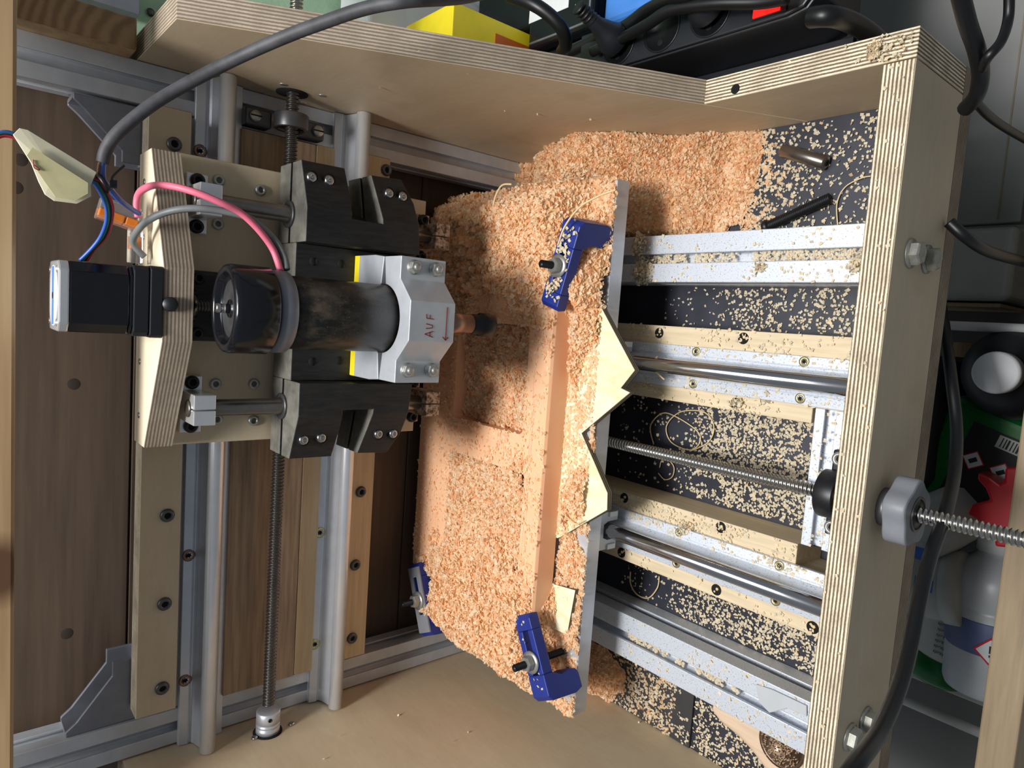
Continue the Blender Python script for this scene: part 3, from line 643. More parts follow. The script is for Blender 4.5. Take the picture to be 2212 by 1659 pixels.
# sacrificial plywood with jagged edge
px = [P(1300, 665, Z=.106), P(1372, 800, Z=.106), P(1342, 838, Z=.106), P(1362, 848, Z=.106), P(1257, 936, Z=.106), P(1313, 1065, Z=.106), P(1312, 1102, Z=.106), P(1212, 1160, Z=.106)]
poly = [(.022, .410), (px[0][0], px[0][1])] + [(p[0], p[1]) for p in px[1:]] + [(-.184, .410), (-.184, .585), (.022, .585)]
b = MB(); b.prism(poly, 'Z', TZ1 + .0002, .1062, 0, 1); sb = b.build('waste_board', ['yellow_ply', 'ply_thin'], None, .0003, 1); tag(sb, 'thin yellowish plywood underlay with jagged sawn front edge', 'board')
sp2 = [P(1197, 1262, Z=.106), P(1243, 1275, Z=.106), P(1225, 1372, Z=.106), P(1190, 1355, Z=.106)]
b = MB(); b.prism([(p[0], p[1]) for p in sp2] + [(-.2600, .44), (-.224, .44)], 'Z', TZ1 + .0002, .1062, 0, 1); tag(b.build('plywood_offcut', ['yellow_ply', 'ply_thin'], None, .0004), 'small yellow plywood offcut under the workpiece near left clamp', 'offcut')

# workpiece: peach tooling board with pockets (height field top so the pockets are real)
WX0, WX1, WY0, WY1, WZ0, WZ1 = -.2640, .030, .4115, .6010, .1064, .1280
def rrect(cx, cy, hx, hy, r, n=5):
    out = []
    for k, (sx, sy) in enumerate(((1, 1), (-1, 1), (-1, -1), (1, -1))):
        for i in range(n + 1):
            a = k * PI / 2 + i * PI / 2 / n; out.append((cx + sx * (hx - r) + r * math.cos(a), cy + sy * (hy - r) + r * math.sin(a)))
    return out
pockets = [(-.050, .4925, .0475, .0520, .006, .1130), (-.1790, .4900, .0480, .0555, .004, .1135)]
bm = bmesh.new()
def loopverts(pts, z): return [bm.verts.new((x, y, z)) for x, y in pts]
outer = loopverts([(WX0 + .0012, WY0 + .0012), (WX1, WY0 + .0012), (WX1, WY1), (WX0 + .0012, WY1)], WZ1)
o2 = loopverts([(WX0, WY0), (WX1, WY0), (WX1, WY1), (WX0, WY1)], WZ1 - .0028)
ob = loopverts([(WX0, WY0), (WX1, WY0), (WX1, WY1), (WX0, WY1)], WZ0)
edges = [bm.edges.new((outer[i], outer[(i + 1) % 4])) for i in range(4)]
for a, c in ((outer, o2), (o2, ob)):
    for i in range(4): bm.faces.new((c[i], c[(i + 1) % 4], a[(i + 1) % 4], a[i]))
bm.faces.new(ob[::-1])
for cx, cy, hx, hy, r, zf in pockets:
    pts = rrect(cx, cy, hx, hy, r); tp = loopverts(pts, WZ1); bt = loopverts(pts, zf); n = len(pts)
    edges += [bm.edges.new((tp[i], tp[(i + 1) % n])) for i in range(n)]
    for i in range(n): bm.faces.new((tp[i], tp[(i + 1) % n], bt[(i + 1) % n], bt[i]))
    bm.faces.new(bt)
bmesh.ops.triangle_fill(bm, edges=edges, use_beauty=True)
bmesh.ops.recalc_face_normals(bm, faces=bm.faces)
me = bpy.data.meshes.new('workpiece'); bm.to_mesh(me); bm.free(); me.materials.append(M['tooling_board'])
cen = Vector(((WX0 + WX1) / 2, (WY0 + WY1) / 2, WZ0))
for q in me.vertices: q.co -= cen
wk = bpy.data.objects.new('workpiece', me); COL.objects.link(wk); wk.location = cen
tag(wk, 'peach coloured tooling board with two milled pockets, clamped on table', 'workpiece')
b = MB(); b.prism(rrect(-.178, .4930, .014, .018, .003), 'Z', .1135, .1215); b.build('pocket_island', 'tooling_board', wk, .0006)
b = MB(); b.box(WX0 - .0035, WX0, WY0 + .0001, WY0 + .05, WZ0, WZ0 + .006); b.build('left_lip', 'tooling_board', wk, .0004)
b = MB(); b.box(-.2, -.06, WY0 + .0165, WY0 + .0170, WZ1 + .00002, WZ1 + .0002); b.box(-.24, -.02, WY0 + .0190, WY0 + .0193, WZ1 + .00002, WZ1 + .0002); b.build('score_line', 'tooling_board', wk)

# step clamps
def step_clamp(p_foot, p_tip, width, lab, topm='blue_print', stud=.5, zt=.1385, studup=.020):
    """p_foot/p_tip: ends of the centre line of the bar (x,y)"""
    pf = Vector((p_foot[0], p_foot[1], 0)); pt = Vector((p_tip[0], p_tip[1], 0)); d = (pt - pf); Ln = d.length; a = math.atan2(d.y, d.x)
    T = Matrix.Translation(Vector((pf.x, pf.y, 0))) @ Matrix.Rotation(a, 4, 'Z')
    t_ = thing('step_clamp', (pf.x, pf.y, TZ1), lab, 'clamp', 'blue clamps holding the peach board')
    zb = zt - .0104
    prof = [(0, .1003), (.012, .1003), (.0165, .1040), (.0175, .112), (.0215, zb - .0035), (.027, zb), (Ln, zb), (Ln + .0005, zt - .003), (Ln - .003, zt), (.004, zt), (0, zt - .004)]
    # bar outline in local XZ; slot is left open between two cheeks
    w_ = width / 2; s0, s1 = Ln * .30, Ln * .82; sw = .0036
    b = MB()
    def pr(pl, y0, y1): b.prism(pl, 'Y', y0, y1, 0, 0, T)
    left = [p for p in prof if p[0] <= .0216 or (p[0] == .004)]
    pr([(.0015, .1003), (.013, .1003), (.0165, .1020), (.0180, .1070), (.0172, .114), (.0165, .119), (s0 - .001, zb - .0015), (s0, zb), (s0, zt), (.004, zt), (0, zt - .004), (-.0012, .108)], -w_, w_)
    pr([(s0, zb), (s1, zb), (s1, zt), (s0, zt)], -w_, -sw); pr([(s0, zb), (s1, zb), (s1, zt), (s0, zt)], sw, w_)
    pr([(s1, zb), (Ln, zb), (Ln + .0008, zt - .003), (Ln - .003, zt), (s1, zt)], -w_, w_)
    b.build('clamp_bar', 'blue_print', t_, .0008)
    if topm != 'blue_print':
        b = MB(); q = T
        b.box(.004, s0, -w_, w_ - .001, zt - .001, zt + .0006, 0, q); b.box(s0, s1, -w_, -sw, zt - .001, zt + .0006, 0, q); b.box(s0, s1, sw, w_ - .001, zt - .001, zt + .0006, 0, q); b.box(s1, Ln - .003, -w_, w_ - .001, zt - .001, zt + .0006, 0, q); b.build('top_plate', topm, t_)
    c = T @ Vector((Ln * stud, 0, 0)); c.z = 0
    b = MB(); b.screw(c + Vector((0, 0, TZ1 - .006)), c + Vector((0, 0, zt + studup)), .0031, .00125, .0005, 14); b.build('stud', 'black_metal', t_)
    b = MB(); b.lathe([(.0034, 0), (.0092, 0), (.0092, .0016), (.0034, .0016)], c + Vector((0, 0, zt + .0008)), (0, 0, 1), 32, 0, True, True); b.build('washer', 'zinc', t_)
    b = MB(); b.lathe([(.0060, 0), (.0064, .0006), (.0064, .005), (.0058, .0058)], c + Vector((0, 0, zt + .0026)), (0, 0, 1), 6, 0, False); b.build('hex_nut', 'zinc', t_)
    return t_
mid = lambda a_, c_: tuple((P(*a_, Z=.1385) + P(*c_, Z=.1385)) / 2)[:2]
step_clamp(mid((1215, 470), (1260, 475)), mid((1165, 665), (1203, 660)), .0205, 'blue step clamp sprinkled with chips, nearest the big heap', stud=.53)
step_clamp(mid((1150, 1515), (1194, 1520)), mid((1105, 1335), (1146, 1326)), .0205, 'blue step clamp with open slot, at the front left table corner', stud=.46)
step_clamp(mid((905, 1373), (934, 1378)), mid((878, 1222), (905, 1218)), .0215, 'grey topped blue step clamp at the rear left table corner', topm='grey_print', stud=.50)
step_clamp((.0900, .6000), (.026, .580), .0215, 'blue step clamp mostly hidden behind spindle slide', stud=.5)

# ================================================================== CHIPS
def vnoise(x, y, s, seed=0):
    r = np.random.default_rng(seed); g = r.random((256, 256)); x = x / s + 50; y = y / s + 50
    i = np.floor(x).astype(int); j = np.floor(y).astype(int); fx = x - i; fy = y - j; fx = fx * fx * (3 - 2 * fx); fy = fy * fy * (3 - 2 * fy)
    G = lambda a, b_: g[a % 256, b_ % 256]
    return (G(i, j) * (1 - fx) + G(i + 1, j) * fx) * (1 - fy) + (G(i, j + 1) * (1 - fx) + G(i + 1, j + 1) * fx) * fy
def sm(a, b_, x): t_ = np.clip((x - a) / (b_ - a), 0, 1); return t_ * t_ * (3 - 2 * t_)
def surf(x, y):
    z = np.where((x > TX0) & (x < TX1) & (y > TY0) & (y < TY1), TZ1, -1.)
    z = np.where((x > WX0) & (x < WX1) & (y > WY0) & (y < WY1), WZ1, z)
    for cx, cy, hx, hy, r, zf in pockets: z = np.where((abs(x - cx) < hx - .0006) & (abs(y - cy) < hy - .0006), zf, z)
    z = np.where((abs(x + .178) < .014) & (abs(y - .493) < .018), .1215, z)
    inply = (x < .016) & (x > -.18) & (y < WY0) & (y > np.interp(x, [-.1815, -.145, -.131, -.088, -.0483, -.0307, .016], [.406, .358, .358, .392, .346, .343, .380]) + .001)
    z = np.where(inply, .1062, z)
    return z
def pile(x, y):
    """top of the loose chips above the table, metres"""
    n1 = vnoise(x, y, .022, 1); n2 = vnoise(x, y, .009, 2); n3 = vnoise(x, y, .0035, 3)
    nn = (n1 - .5) * .012 + (n2 - .5) * .010 + (n3 - .5) * .006
    ex = sm(.1215, .095, x); ef = sm(.386 + .004 * n2, .402, y); eb = sm(.607, .585, y)
    # right heap
    hr = TZ1 + (.040 + nn) * sm(-.012, .035, x) * np.power(ex, .6) * eb * sm(.387 + .010 * sm(.05, .10, x), .412 + .010 * sm(.05, .10, x), y)
    # middle of the board between spindle and right heap
    hm = WZ1 + (.0035 + nn * .7) * sm(-.035, .012, x) * sm(.405, .425, y) * eb
    # left heap
    el = np.power(sm(TX0 - .002, -.298, x), .6)
    hl = TZ1 + (.036 + nn) * sm(-.205, -.262, x) * el * sm(.398, .424, y) * sm(.607, .585, y) * (1 - .9 * sm(.56, .575, y) * sm(-.258, -.266, x) * 1)
    hl2 = WZ1 + (.007 + nn) * sm(-.205, -.255, x) * sm(.409, .432, y) * sm(.58, .555, y)
    # chips on the underlay in front of the board
    g = lambda cx, cy, rx, ry, h: h * np.exp(-((x - cx) / rx) ** 2 - ((y - cy) / ry) ** 2)
    hf = .1062 + g(.000, .392, .016, .013, .022) + g(-.030, .402, .020, .007, .014) + g(-.135, .388, .018, .015, .012) + g(-.165, .402, .018, .005, .009) - .004 + nn * .4
    hf2 = TZ1 + g(.045, .398, .032, .014, .026) + g(-.245, .408, .02, .003, .005) + g(.022, .390, .02, .010, .020) + g(-.192, .402, .010, .006, .009) + g(.070, .388, .02, .005, .010) - .004 + nn * .3
    hp = np.where((abs(x + .05) < .047) & (abs(y - .4925) < .0515), .1155 + nn * .5 + .004 * sm(-.07, -.02, x), -1)
    hp = np.where((abs(x + .179) < .0475) & (abs(y - .490) < .055), .1185 + nn * .8 + .008 * sm(.52, .45, y) + .006 * sm(-.19, -.22, x), hp)
    hc = WZ1 + (-.0022 + nn * .5) * sm(.43, .445, y) * sm(.58, .55, y)
    on = (x > WX0) & (x < WX1) & (y > WY0) & (y < WY1); inA = (abs(x + .05) < .0475) & (abs(y - .4925) < .052); inB = (abs(x + .179) < .048) & (abs(y - .490) < .0555); pk = inA | inB
    hm, hc = [np.where(on & ~pk, q, -1.) for q in (hm, hc)]; hl2 = np.where(on & ~inA, hl2, -1.); front = (y < WY0) | (x < WX0) | (x > WX1)
    hf, hf2 = [np.where(front, q, -1.) for q in (hf, hf2)]
    return np.maximum.reduce([hr, hm, hl, hl2, hf, hf2, hp, hc])
def heapmesh(name, x0, x1, y0, y1, step, hfun, base, mat_, label, grp=None):
    nx = int((x1 - x0) / step); ny = int((y1 - y0) / step)
    X, Y = np.meshgrid(np.linspace(x0, x1, nx), np.linspace(y0, y1, ny), indexing='ij')
    B = base(X, Y); H = hfun(X, Y) - .0012; Z = np.where(H > B + .0004, H, B - .0006)
    ok = (H > B + .0002) & (B > -.5)
    idx = -np.ones(X.shape, int); F = []
    cell = ok[:-1, :-1] | ok[1:, :-1] | ok[:-1, 1:] | ok[1:, 1:]
    cell &= (B[:-1, :-1] > -.5) & (B[1:, :-1] > -.5) & (B[:-1, 1:] > -.5) & (B[1:, 1:] > -.5)
    Bs = np.stack([B[:-1, :-1], B[1:, :-1], B[:-1, 1:], B[1:, 1:]]); cell &= ((Bs.max(0) - Bs.min(0)) < .004) | (np.stack([H[:-1, :-1], H[1:, :-1], H[:-1, 1:], H[1:, 1:]]).min(0) > Bs.max(0))
    used = np.zeros(X.shape, bool); used[:-1, :-1] |= cell; used[1:, :-1] |= cell; used[:-1, 1:] |= cell; used[1:, 1:] |= cell
    idx[used] = np.arange(used.sum()); V = np.stack([X[used], Y[used], Z[used]], 1)
    i, j = np.nonzero(cell); F = np.stack([idx[i, j], idx[i + 1, j], idx[i + 1, j + 1], idx[i, j + 1]], 1)
    return V, F
def flakes(pts, smin, smax, tilt=1.0, up=None):
    """curled little flakes: 4 cross rows x 2 verts"""
    n = len(pts); L = rng.uniform(smin, smax, n); W = L * rng.uniform(.5, 1., n); curl = rng.uniform(-1.0, 1.9, n)
    V = np.zeros((n, 8, 3))
    for k in range(4):
        t_ = (k / 3 - .5); a = t_ * curl; s_ = np.where(abs(curl) > 1e-3, np.sin(a) / np.where(abs(curl) > 1e-3, curl, 1), t_) * L; h = np.where(abs(curl) > 1e-3, (np.cos(a) - 1) / np.where(abs(curl) > 1e-3, curl, 1), 0) * L
        tw = rng.uniform(-.12, .12, n) * L
        V[:, 2 * k, 0] = s_ + tw; V[:, 2 * k, 1] = -W / 2; V[:, 2 * k, 2] = h; V[:, 2 * k + 1, 0] = s_; V[:, 2 * k + 1, 1] = W / 2; V[:, 2 * k + 1, 2] = h
    az = rng.uniform(0, 2 * PI, n); el = rng.normal(0, tilt, n); ro = rng.normal(0, tilt, n)
    def rot(V, ax, a):
        c, s_ = np.cos(a)[:, None], np.sin(a)[:, None]; i, j = [(1, 2), (2, 0), (0, 1)][ax]; A, B_ = V[:, :, i].copy(), V[:, :, j].copy(); V[:, :, i] = A * c - B_ * s_; V[:, :, j] = A * s_ + B_ * c
    rot(V, 0, ro); rot(V, 1, el); rot(V, 2, az)
    V += pts[:, None, :]
    F = np.array([(0, 2, 3, 1), (2, 4, 5, 3), (4, 6, 7, 5)]); F = (F[None] + (np.arange(n) * 8)[:, None, None]).reshape(-1, 4)
    return V.reshape(-1, 3), F
def quadmesh(name, V, F, mi, mats, label, cat, parent=None, smooth=False):
    org = np.array([V[:, 0].mean(), V[:, 1].mean(), V[:, 2].min()]); V = V - org
    me = bpy.data.meshes.new(name); me.vertices.add(len(V)); me.vertices.foreach_set('co', V.astype(np.float32).ravel())
    me.loops.add(len(F) * 4); me.loops.foreach_set('vertex_index', F.astype(np.int32).ravel())
    me.polygons.add(len(F)); me.polygons.foreach_set('loop_start', np.arange(len(F), dtype=np.int32) * 4)
    try: me.polygons.foreach_set('loop_total', np.full(len(F), 4, np.int32))
    except Exception: pass
    for q in mats: me.materials.append(M[q])
    me.polygons.foreach_set('material_index', mi.astype(np.int32)); me.update(calc_edges=True); me.validate()
    o = bpy.data.objects.new(name, me); COL.objects.link(o); o.location = org
    return tag(o, label, cat, kind='stuff')
def stuff(name, hm, fl, label, cat, flmat='chip_peach'):
    V, F = hm if hm else (np.zeros((0, 3)), np.zeros((0, 4), int)); Vs = [V]; Fs = [F]; mi = [np.zeros(len(F), int)]; o = len(V)
    for (v, f) in fl: Vs.append(v); Fs.append(f + o); mi.append(np.ones(len(f), int)); o += len(v)
    return quadmesh(name, np.concatenate(Vs), np.concatenate(Fs), np.concatenate(mi), ['heap_core', flmat], label, cat)
# table heap
N = 120000
x = rng.uniform(TX0 - .001, TX1 + .001, N); y = rng.uniform(TY0, TY1, N); s0 = surf(x, y); h0 = pile(x, y)
thick = h0 - s0; onwp = (s0 > .127)
cov = np.where(thick > .0008, 1., 0.)
# thin scatter where there is no heap
cl1 = vnoise(x, y, .006, 5); cl2 = vnoise(x, y, .018, 6); scat = (cl1 * .6 + cl2 * .6)
dens = np.zeros(N)
dens = np.where(onwp, .07 + .55 * sm(.50, .85, scat), dens)
dens = np.where(onwp & (y > .552) & (x < -.09) & (x > -.225), .06 + .10 * sm(.6, .9, scat), dens)
dens = np.where(onwp & (y < .438) & (x < -.02) & (x > -.235), .05 + .30 * sm(.55, .8, scat), dens)
dens = np.where((s0 > .109) & (s0 < .1262), .45, dens)
dens = np.where((s0 < .1065) & (s0 > .1055), .20 + .5 * sm(.45, .75, scat), dens)
dens = np.where((s0 < .1005), .02 + .10 * sm(.6, .9, scat), dens)
dens = np.maximum(dens, cov); keep = (rng.random(N) < dens * np.where(cov > 0, .62, .55)) & (s0 > 0)
x, y, s0, h0 = x[keep], y[keep], s0[keep], h0[keep]
z = np.maximum(s0 + .0007, h0 + rng.uniform(-.0014, .0011, len(x)))
loose = h0 < s0 + .0008; z = np.where(loose, s0 + rng.uniform(.0004, .0010, len(x)), z)
fl = [flakes(np.stack([x, y, z], 1)[~loose], .0021, .0045, .62), flakes(np.stack([x, y, z], 1)[loose], .0016, .0032, .3)]
# chips clinging around the outer rim of the heap so the silhouette is ragged
nr = 5000; xr = TX1 + rng.uniform(-.004, .002, nr); yr = rng.uniform(.392, TY1, nr); zr = np.minimum(pile(np.full(nr, .112), yr) - .002, TZ1 + .03) - rng.random(nr) ** .7 * .02
zr = np.maximum(zr, TZ1 + .0005); fl.append(flakes(np.stack([xr, yr, zr], 1), .0016, .0034, 1.))
hm = heapmesh('h', TX0 + .0015, TX1 - .0015, TY0 + .002, TY1 - .002, .0014, pile, surf, None, '')
stuff('table_chips', hm, fl, 'peach and pale plastic chips heaped over table and workpiece', 'chips')
# corner heap on the base
def floorbase(x, y):
    z = np.zeros_like(x); z = np.where((x > .0425) & (x < .0825), .0405, z); return np.where(x < XR - .0005, z, -1.)
def corner(x, y):
    n1 = vnoise(x, y, .02, 11); n2 = vnoise(x, y, .008, 12); nn = (n1 - .5) * .022 + (n2 - .5) * .010
    ridge = np.interp(y, [.31, .345, .38, .43, .47, .52, .56, .60], [0, .016, .034, .078, .084, .058, .036, .028])
    side_ = sm(.070, .150, x + .006 * (n1 - .5)); r2 = np.interp(y, [.34, .36, .42, .6], [0, .012, .030, .034]) * sm(.082, .092, x)
    return np.maximum(ridge * side_, r2) + nn * sm(.31, .36, y) * side_ - .002
N = 46000; x = rng.uniform(.078, XR - .001, N); y = rng.uniform(.30, .605, N); h0 = corner(x, y); s0 = floorbase(x, y); k = (h0 > s0 + .0006) & (s0 > -.5)
x, y, h0 = x[k], y[k], h0[k]; under = (x < TX1) & (y > TY0); k = ~under | (rng.random(len(x)) < .25); x, y, h0 = x[k], y[k], h0[k]
z = h0 + rng.uniform(-.0014, .0012, len(x)); z = np.where((x < TX1 + .002) & (y > TY0 - .002), np.minimum(z, TZ0 - .002), z)
def corner2(x, y): return np.where((x < TX1 + .002) & (y > TY0 - .002), np.minimum(corner(x, y), TZ0 - .003), corner(x, y))
# rim scatter around the heap
nr = 5200; xr = rng.uniform(.086, XR - .002, nr); yr = .350 - rng.exponential(.014, nr); cl = vnoise(xr, yr, .007, 21); k = cl > .40; xr, yr = xr[k], yr[k]
fl = [flakes(np.stack([x, y, z], 1), .0018, .0040, .9), flakes(np.stack([xr, yr, .0008 + rng.random(len(xr)) * .006 * sm(.31, .345, yr)], 1), .0018, .0034, .4)]
stuff('corner_chips', heapmesh('h', .086, XR - .0008, .30, .605, .0014, corner2, floorbase, None, ''), fl, 'big peach chip heap against the tall side panel', 'chips')
# small heap at the left
def lbase(x, y): return np.where(x > XL + .0005, .0031, -1.) * np.where((x < -.302), 1, 1)
def lheap(x, y):
    n1 = vnoise(x, y, .012, 31); n2 = vnoise(x, y, .005, 32); d = np.sqrt(((x + .345) / .036) ** 2 + ((y - .445) / .055) ** 2)
    return .040 * (1 - sm(0, 1.0, d)) + (n1 - .5) * .016 * (1 - sm(.6, 1.1, d)) + (n2 - .5) * .006 - .001
N = 16000; x = rng.uniform(XL + .001, -.303, N); y = rng.uniform(.36, .56, N); h0 = lheap(x, y); k = h0 > .0045; x, y, h0 = x[k], y[k], h0[k]
nr = 700; xr = rng.uniform(XL + .001, -.303, nr); yr = rng.uniform(.345, .42, nr)
fl = [flakes(np.stack([x, y, h0 + rng.uniform(-.0014, .0014, len(x))], 1), .0020, .0042, 1.), flakes(np.stack([xr, yr, np.full(nr, .0038)], 1), .0016, .0030, .3)]
stuff('left_chips', heapmesh('h', XL + .0008, -.303, .36, .56, .0014, lheap, lbase, None, ''), fl, 'fluffy peach chip clump beside the left side panel, under table corner', 'chips')
# scattered chips: base board, strips, rails, profiles, edges
def scatter(x0, x1, y0, y1, z, n, thr, seed, s=.009, smin=.0013, smax=.0027, tilt=.28, dy=None):
    x = rng.uniform(x0, x1, n); y = rng.uniform(y0, y1, n); c = .6 * vnoise(x, y, s, seed) + .4 * vnoise(x, y, s * 3, seed + 1); k = c > thr
    if dy: k &= rng.random(n) < dy(x, y)
    x, y = x[k], y[k]; return flakes(np.stack([x, y, np.full(len(x), z) + rng.uniform(0, .0009, len(x))], 1), smin, smax, tilt)
G = []
G.append(scatter(.084, XR - .001, .194, .32, .0006, 760, .22, 41)); G.append(scatter(.007, .041, .194, .40, .0006, 880, .24, 43, dy=lambda x, y: 1 - .85 * sm(.31, .36, y)))
G.append(scatter(-.144, -.059, .232, .44, .0006, 4680, 0.22, 45, dy=lambda x, y: 1 - .93 * sm(.325, .375, y))); G.append(scatter(-.255, -.211, .194, .42, .0006, 2340, 0.26, 47, dy=lambda x, y: 1 - .9 * sm(.33, .37, y)))
G.append(scatter(XL + .001, -.299, .194, .326, .0006, 1530, 0.26, 49)); G.append(scatter(XL + .001, -.303, .328, .40, .0036, 420, .40, 51))
stuff('base_chips', None, G, 'pale flat chips strewn over the black base board', 'chips', 'chip_pale')
G = []
G.append(scatter(-.045, .0055, .194, .42, .0406, 620, .46, 61, smin=.0014, smax=.0028)); G.append(scatter(-.2085, -.165, .194, .43, .0406, 330, .46, 63, smin=.0014, smax=.0028)); G.append(scatter(-.165, -.147, .232, .42, .0406, 420, .42, 64, smin=.0014, smax=.0026)); G.append(scatter(-.0575, -.045, .232, .42, .0406, 160, .46, 65))
G.append(scatter(-.045, -.036, .194, .39, .0444, 160, .45, 66)); G.append(scatter(-.018, -.0105, .194, .39, .0444, 130, .5, 67)); G.append(scatter(-.169, -.1615, .194, .40, .0444, 420, .44, 68))
G.append(scatter(.0430, .0565, .194, .40, .0408, 130, .5, 71)); G.append(scatter(.0685, .082, .194, .40, .0408, 100, .5, 72)); G.append(scatter(-.2965, -.2825, .194, .40, .0408, 110, .5, 73)); G.append(scatter(-.2705, -.2575, .194, .40, .0408, 110, .5, 74))
G.append(scatter(.0588, .0662, .194, .41, .0345, 900, .38, 75)); G.append(scatter(-.2800, -.2730, .26, .38, .0345, 600, .45, 76)); G.append(scatter(-.145, -.047, .209, .228, .0393, 60, .3, 77))
for (u, v), nn_, sp_ in (((1385, 587), 420, .0045), ((1382, 527), 260, .004), ((1640, 577), 60, .002), ((1850, 570), 90, .003), ((1655, 850), 90, .003), ((1590, 872), 70, .0028), ((1480, 1145), 110, .004)):
    c_ = P(u, v, Z=.043); q = rng.normal(0, sp_, (nn_, 3)); q[:, 2] = abs(q[:, 2]) * .8; r_ = np.hypot(q[:, 0], q[:, 1]); q[:, 2] *= np.exp(-(r_ / sp_ / 1.5) ** 2); G.append(flakes(np.array([c_.x, c_.y, .0415]) + q, .0016, .0032, .8))
stuff('rail_chips', None, G, 'pale chips lying on the wooden strips, rails and profiles', 'chips', 'chip_pale')
G = []
G.append(scatter(XL, XR, .174, .191, .0814, 70, .45, 81)); G.append(scatter(XR + .001, XR + .017, .175, .31, .0814, 26, .4, 82)); G.append(scatter(.171, .187, .176, .196, .083, 60, .1, 83, tilt=.9)); G.append(scatter(.174, .182, .1935, .2005, .0835, 170, .0, 84, tilt=1.))
q = np.array([[XL + .001, *P(u, v, X=XL + .001)[1:]] for u, v in ((948, 1567), (1010, 1582), (978, 1602), (733, 1590), (860, 1545), (1380, 1560), (700, 1640))] + [[XR - .001, *P(u, v, X=XR - .001)[1:]] for u, v in ((1137, 218), (1160, 247), (1090, 240), (1275, 258), (905, 110), (1010, 160), (820, 190))])
G.append(flakes(q, .0014, .0024, 1.))
stuff('edge_chips', None, G, 'single pale chips caught on plywood edges and panels', 'chips', 'chip_pale')
# chips lying on the blue clamps and table rim
G = []
T_ = lambda a, b_, t_: (a[0] + (b_[0] - a[0]) * t_, a[1] + (b_[1] - a[1]) * t_)
pts = [T_(mid((1215, 470), (1260, 475)), mid((1165, 665), (1203, 660)), t_) for t_ in rng.uniform(.05, 1, 150)]; pts = np.array([[p[0] + rng.normal(0, .002), p[1] + rng.uniform(-.0095, .0095), .1392 + rng.random() * .001] for p in pts]); k = vnoise(pts[:, 0], pts[:, 1], .009, 91) > .42; G.append(flakes(pts[k], .0018, .0034, .4))
pts = [T_(mid((1150, 1515), (1194, 1520)), mid((1105, 1335), (1146, 1326)), t_) for t_ in rng.uniform(.05, 1, 12)]; G.append(flakes(np.array([[p[0], p[1] + rng.uniform(-.008, .008), .1392] for p in pts]), .0014, .0024, .3))
stuff('clamp_chips', None, G, 'pale chips sitting on the two front blue clamps', 'chips', 'chip_pale')

# curled strands
def strand(pts, lab, r=.0005, mat_='strand'):
    b = MB(); b.tube(pts, r, 6, 0, 8); tag(b.build('plastic_strand', mat_), lab, 'strand', 'curled plastic strands')
def arcpts(uv, **k): return [P(u, v, **k) for u, v in uv]
strand(arcpts([(1810, 490), (1808, 440), (1825, 405), (1860, 385), (1885, 380)], Z=.002) , 'thin curled strand near the black rod on the base')
strand(arcpts([(1412, 960), (1405, 920), (1430, 893), (1460, 900), (1505, 930), (1512, 955), (1490, 972), (1450, 955), (1440, 920), (1470, 890), (1520, 890), (1542, 920), (1530, 955), (1490, 975)], Z=.002), 'large curled strand on the black base beside the table leadscrew', .0006)
strand(arcpts([(1425, 1010), (1430, 995), (1445, 995), (1456, 1010), (1452, 1030), (1436, 1036), (1422, 1022)], Z=.002), 'small ring shaped strand below the big curl')
strand(arcpts([(1362, 1235), (1362, 1260), (1375, 1283), (1400, 1292), (1420, 1270), (1424, 1245)], Z=.002), 'hook shaped strand on black base beyond the second rail', .0007)
strand(arcpts([(1420, 770), (1412, 780), (1415, 800), (1435, 820)], Z=.062), 'short bent strand draped over the guide rod', .0007)
strand(arcpts([(1330, 410), (1290, 425), (1250, 450), (1220, 490), (1205, 530)], Z=.146), 'long curved strand beside the chip covered clamp', .0008)
strand(arcpts([(1105, 398), (1085, 400), (1072, 420), (1065, 445)], Z=.147), 'looped strand standing at the rear of heap', .0008)
strand(arcpts([(1300, 1600), (1318, 1570), (1328, 1545), (1322, 1600), (1330, 1606)], Z=.006), 'forked strand hanging from left chip clump', .0007)
strand([P(1235, 1030, Z=.1095), P(1212, 1060, Z=.1095), P(1210, 1095, Z=.1095), P(1240, 1130, Z=.1095), P(1262, 1125, Z=.1095)], 'arched strand around chips on jagged plywood', .0005)
strand(arcpts([(1009, 800), (1000, 835), (1004, 875), (1030, 905)], Z=.118), 'bent strand lying in the right hand pocket', .0005)

# loose parts on the base board
rodp = [P(1690, 325, Z=.006), P(1785, 352, Z=.006)]
b = MB(); b.cyl(rodp[0], rodp[1], .0053, 26, bev=.0008); d_ = (rodp[1] - rodp[0]).normalized(); o = b.build('metal_pin', 'rod_dark'); tag(o, 'dull steel pin lying on the base near the side panel', 'pin')
b = MB(); b.lathe([(.0024, 0), (.0024, .0006), (0, .0002)], rodp[1] - Vector((0, 0, 0)), d_, 16); b.build('bore', 'dark_hole', o)
b = MB(); b.lathe([(.0011, 0), (.0011, .0002), (0, .0002)], rodp[0].lerp(rodp[1], .85) + Vector((0, -.0035, .0041)), (0, -.6, .7), 10); b.build('cross_hole', 'dark_hole', o)
ap = [P(1660, 488, Z=.005), P(1793, 428, Z=.005)]; t_ = thing('threaded_stud', (ap[0] + ap[1]) / 2, 'black threaded bolt lying on the base next to dusty profile', 'bolt')
b = MB(); b.screw(ap[0], ap[1], .0042, .0014, .0006, 14); b.build('thread', 'black_metal', t_)
b = MB(); dd = (ap[0] - ap[1]).normalized(); b.lathe([(.0042, -.001), (.0056, 0), (.0056, .003), (.005, .004)], ap[0], dd, 20); b.build('head', 'black_metal', t_)

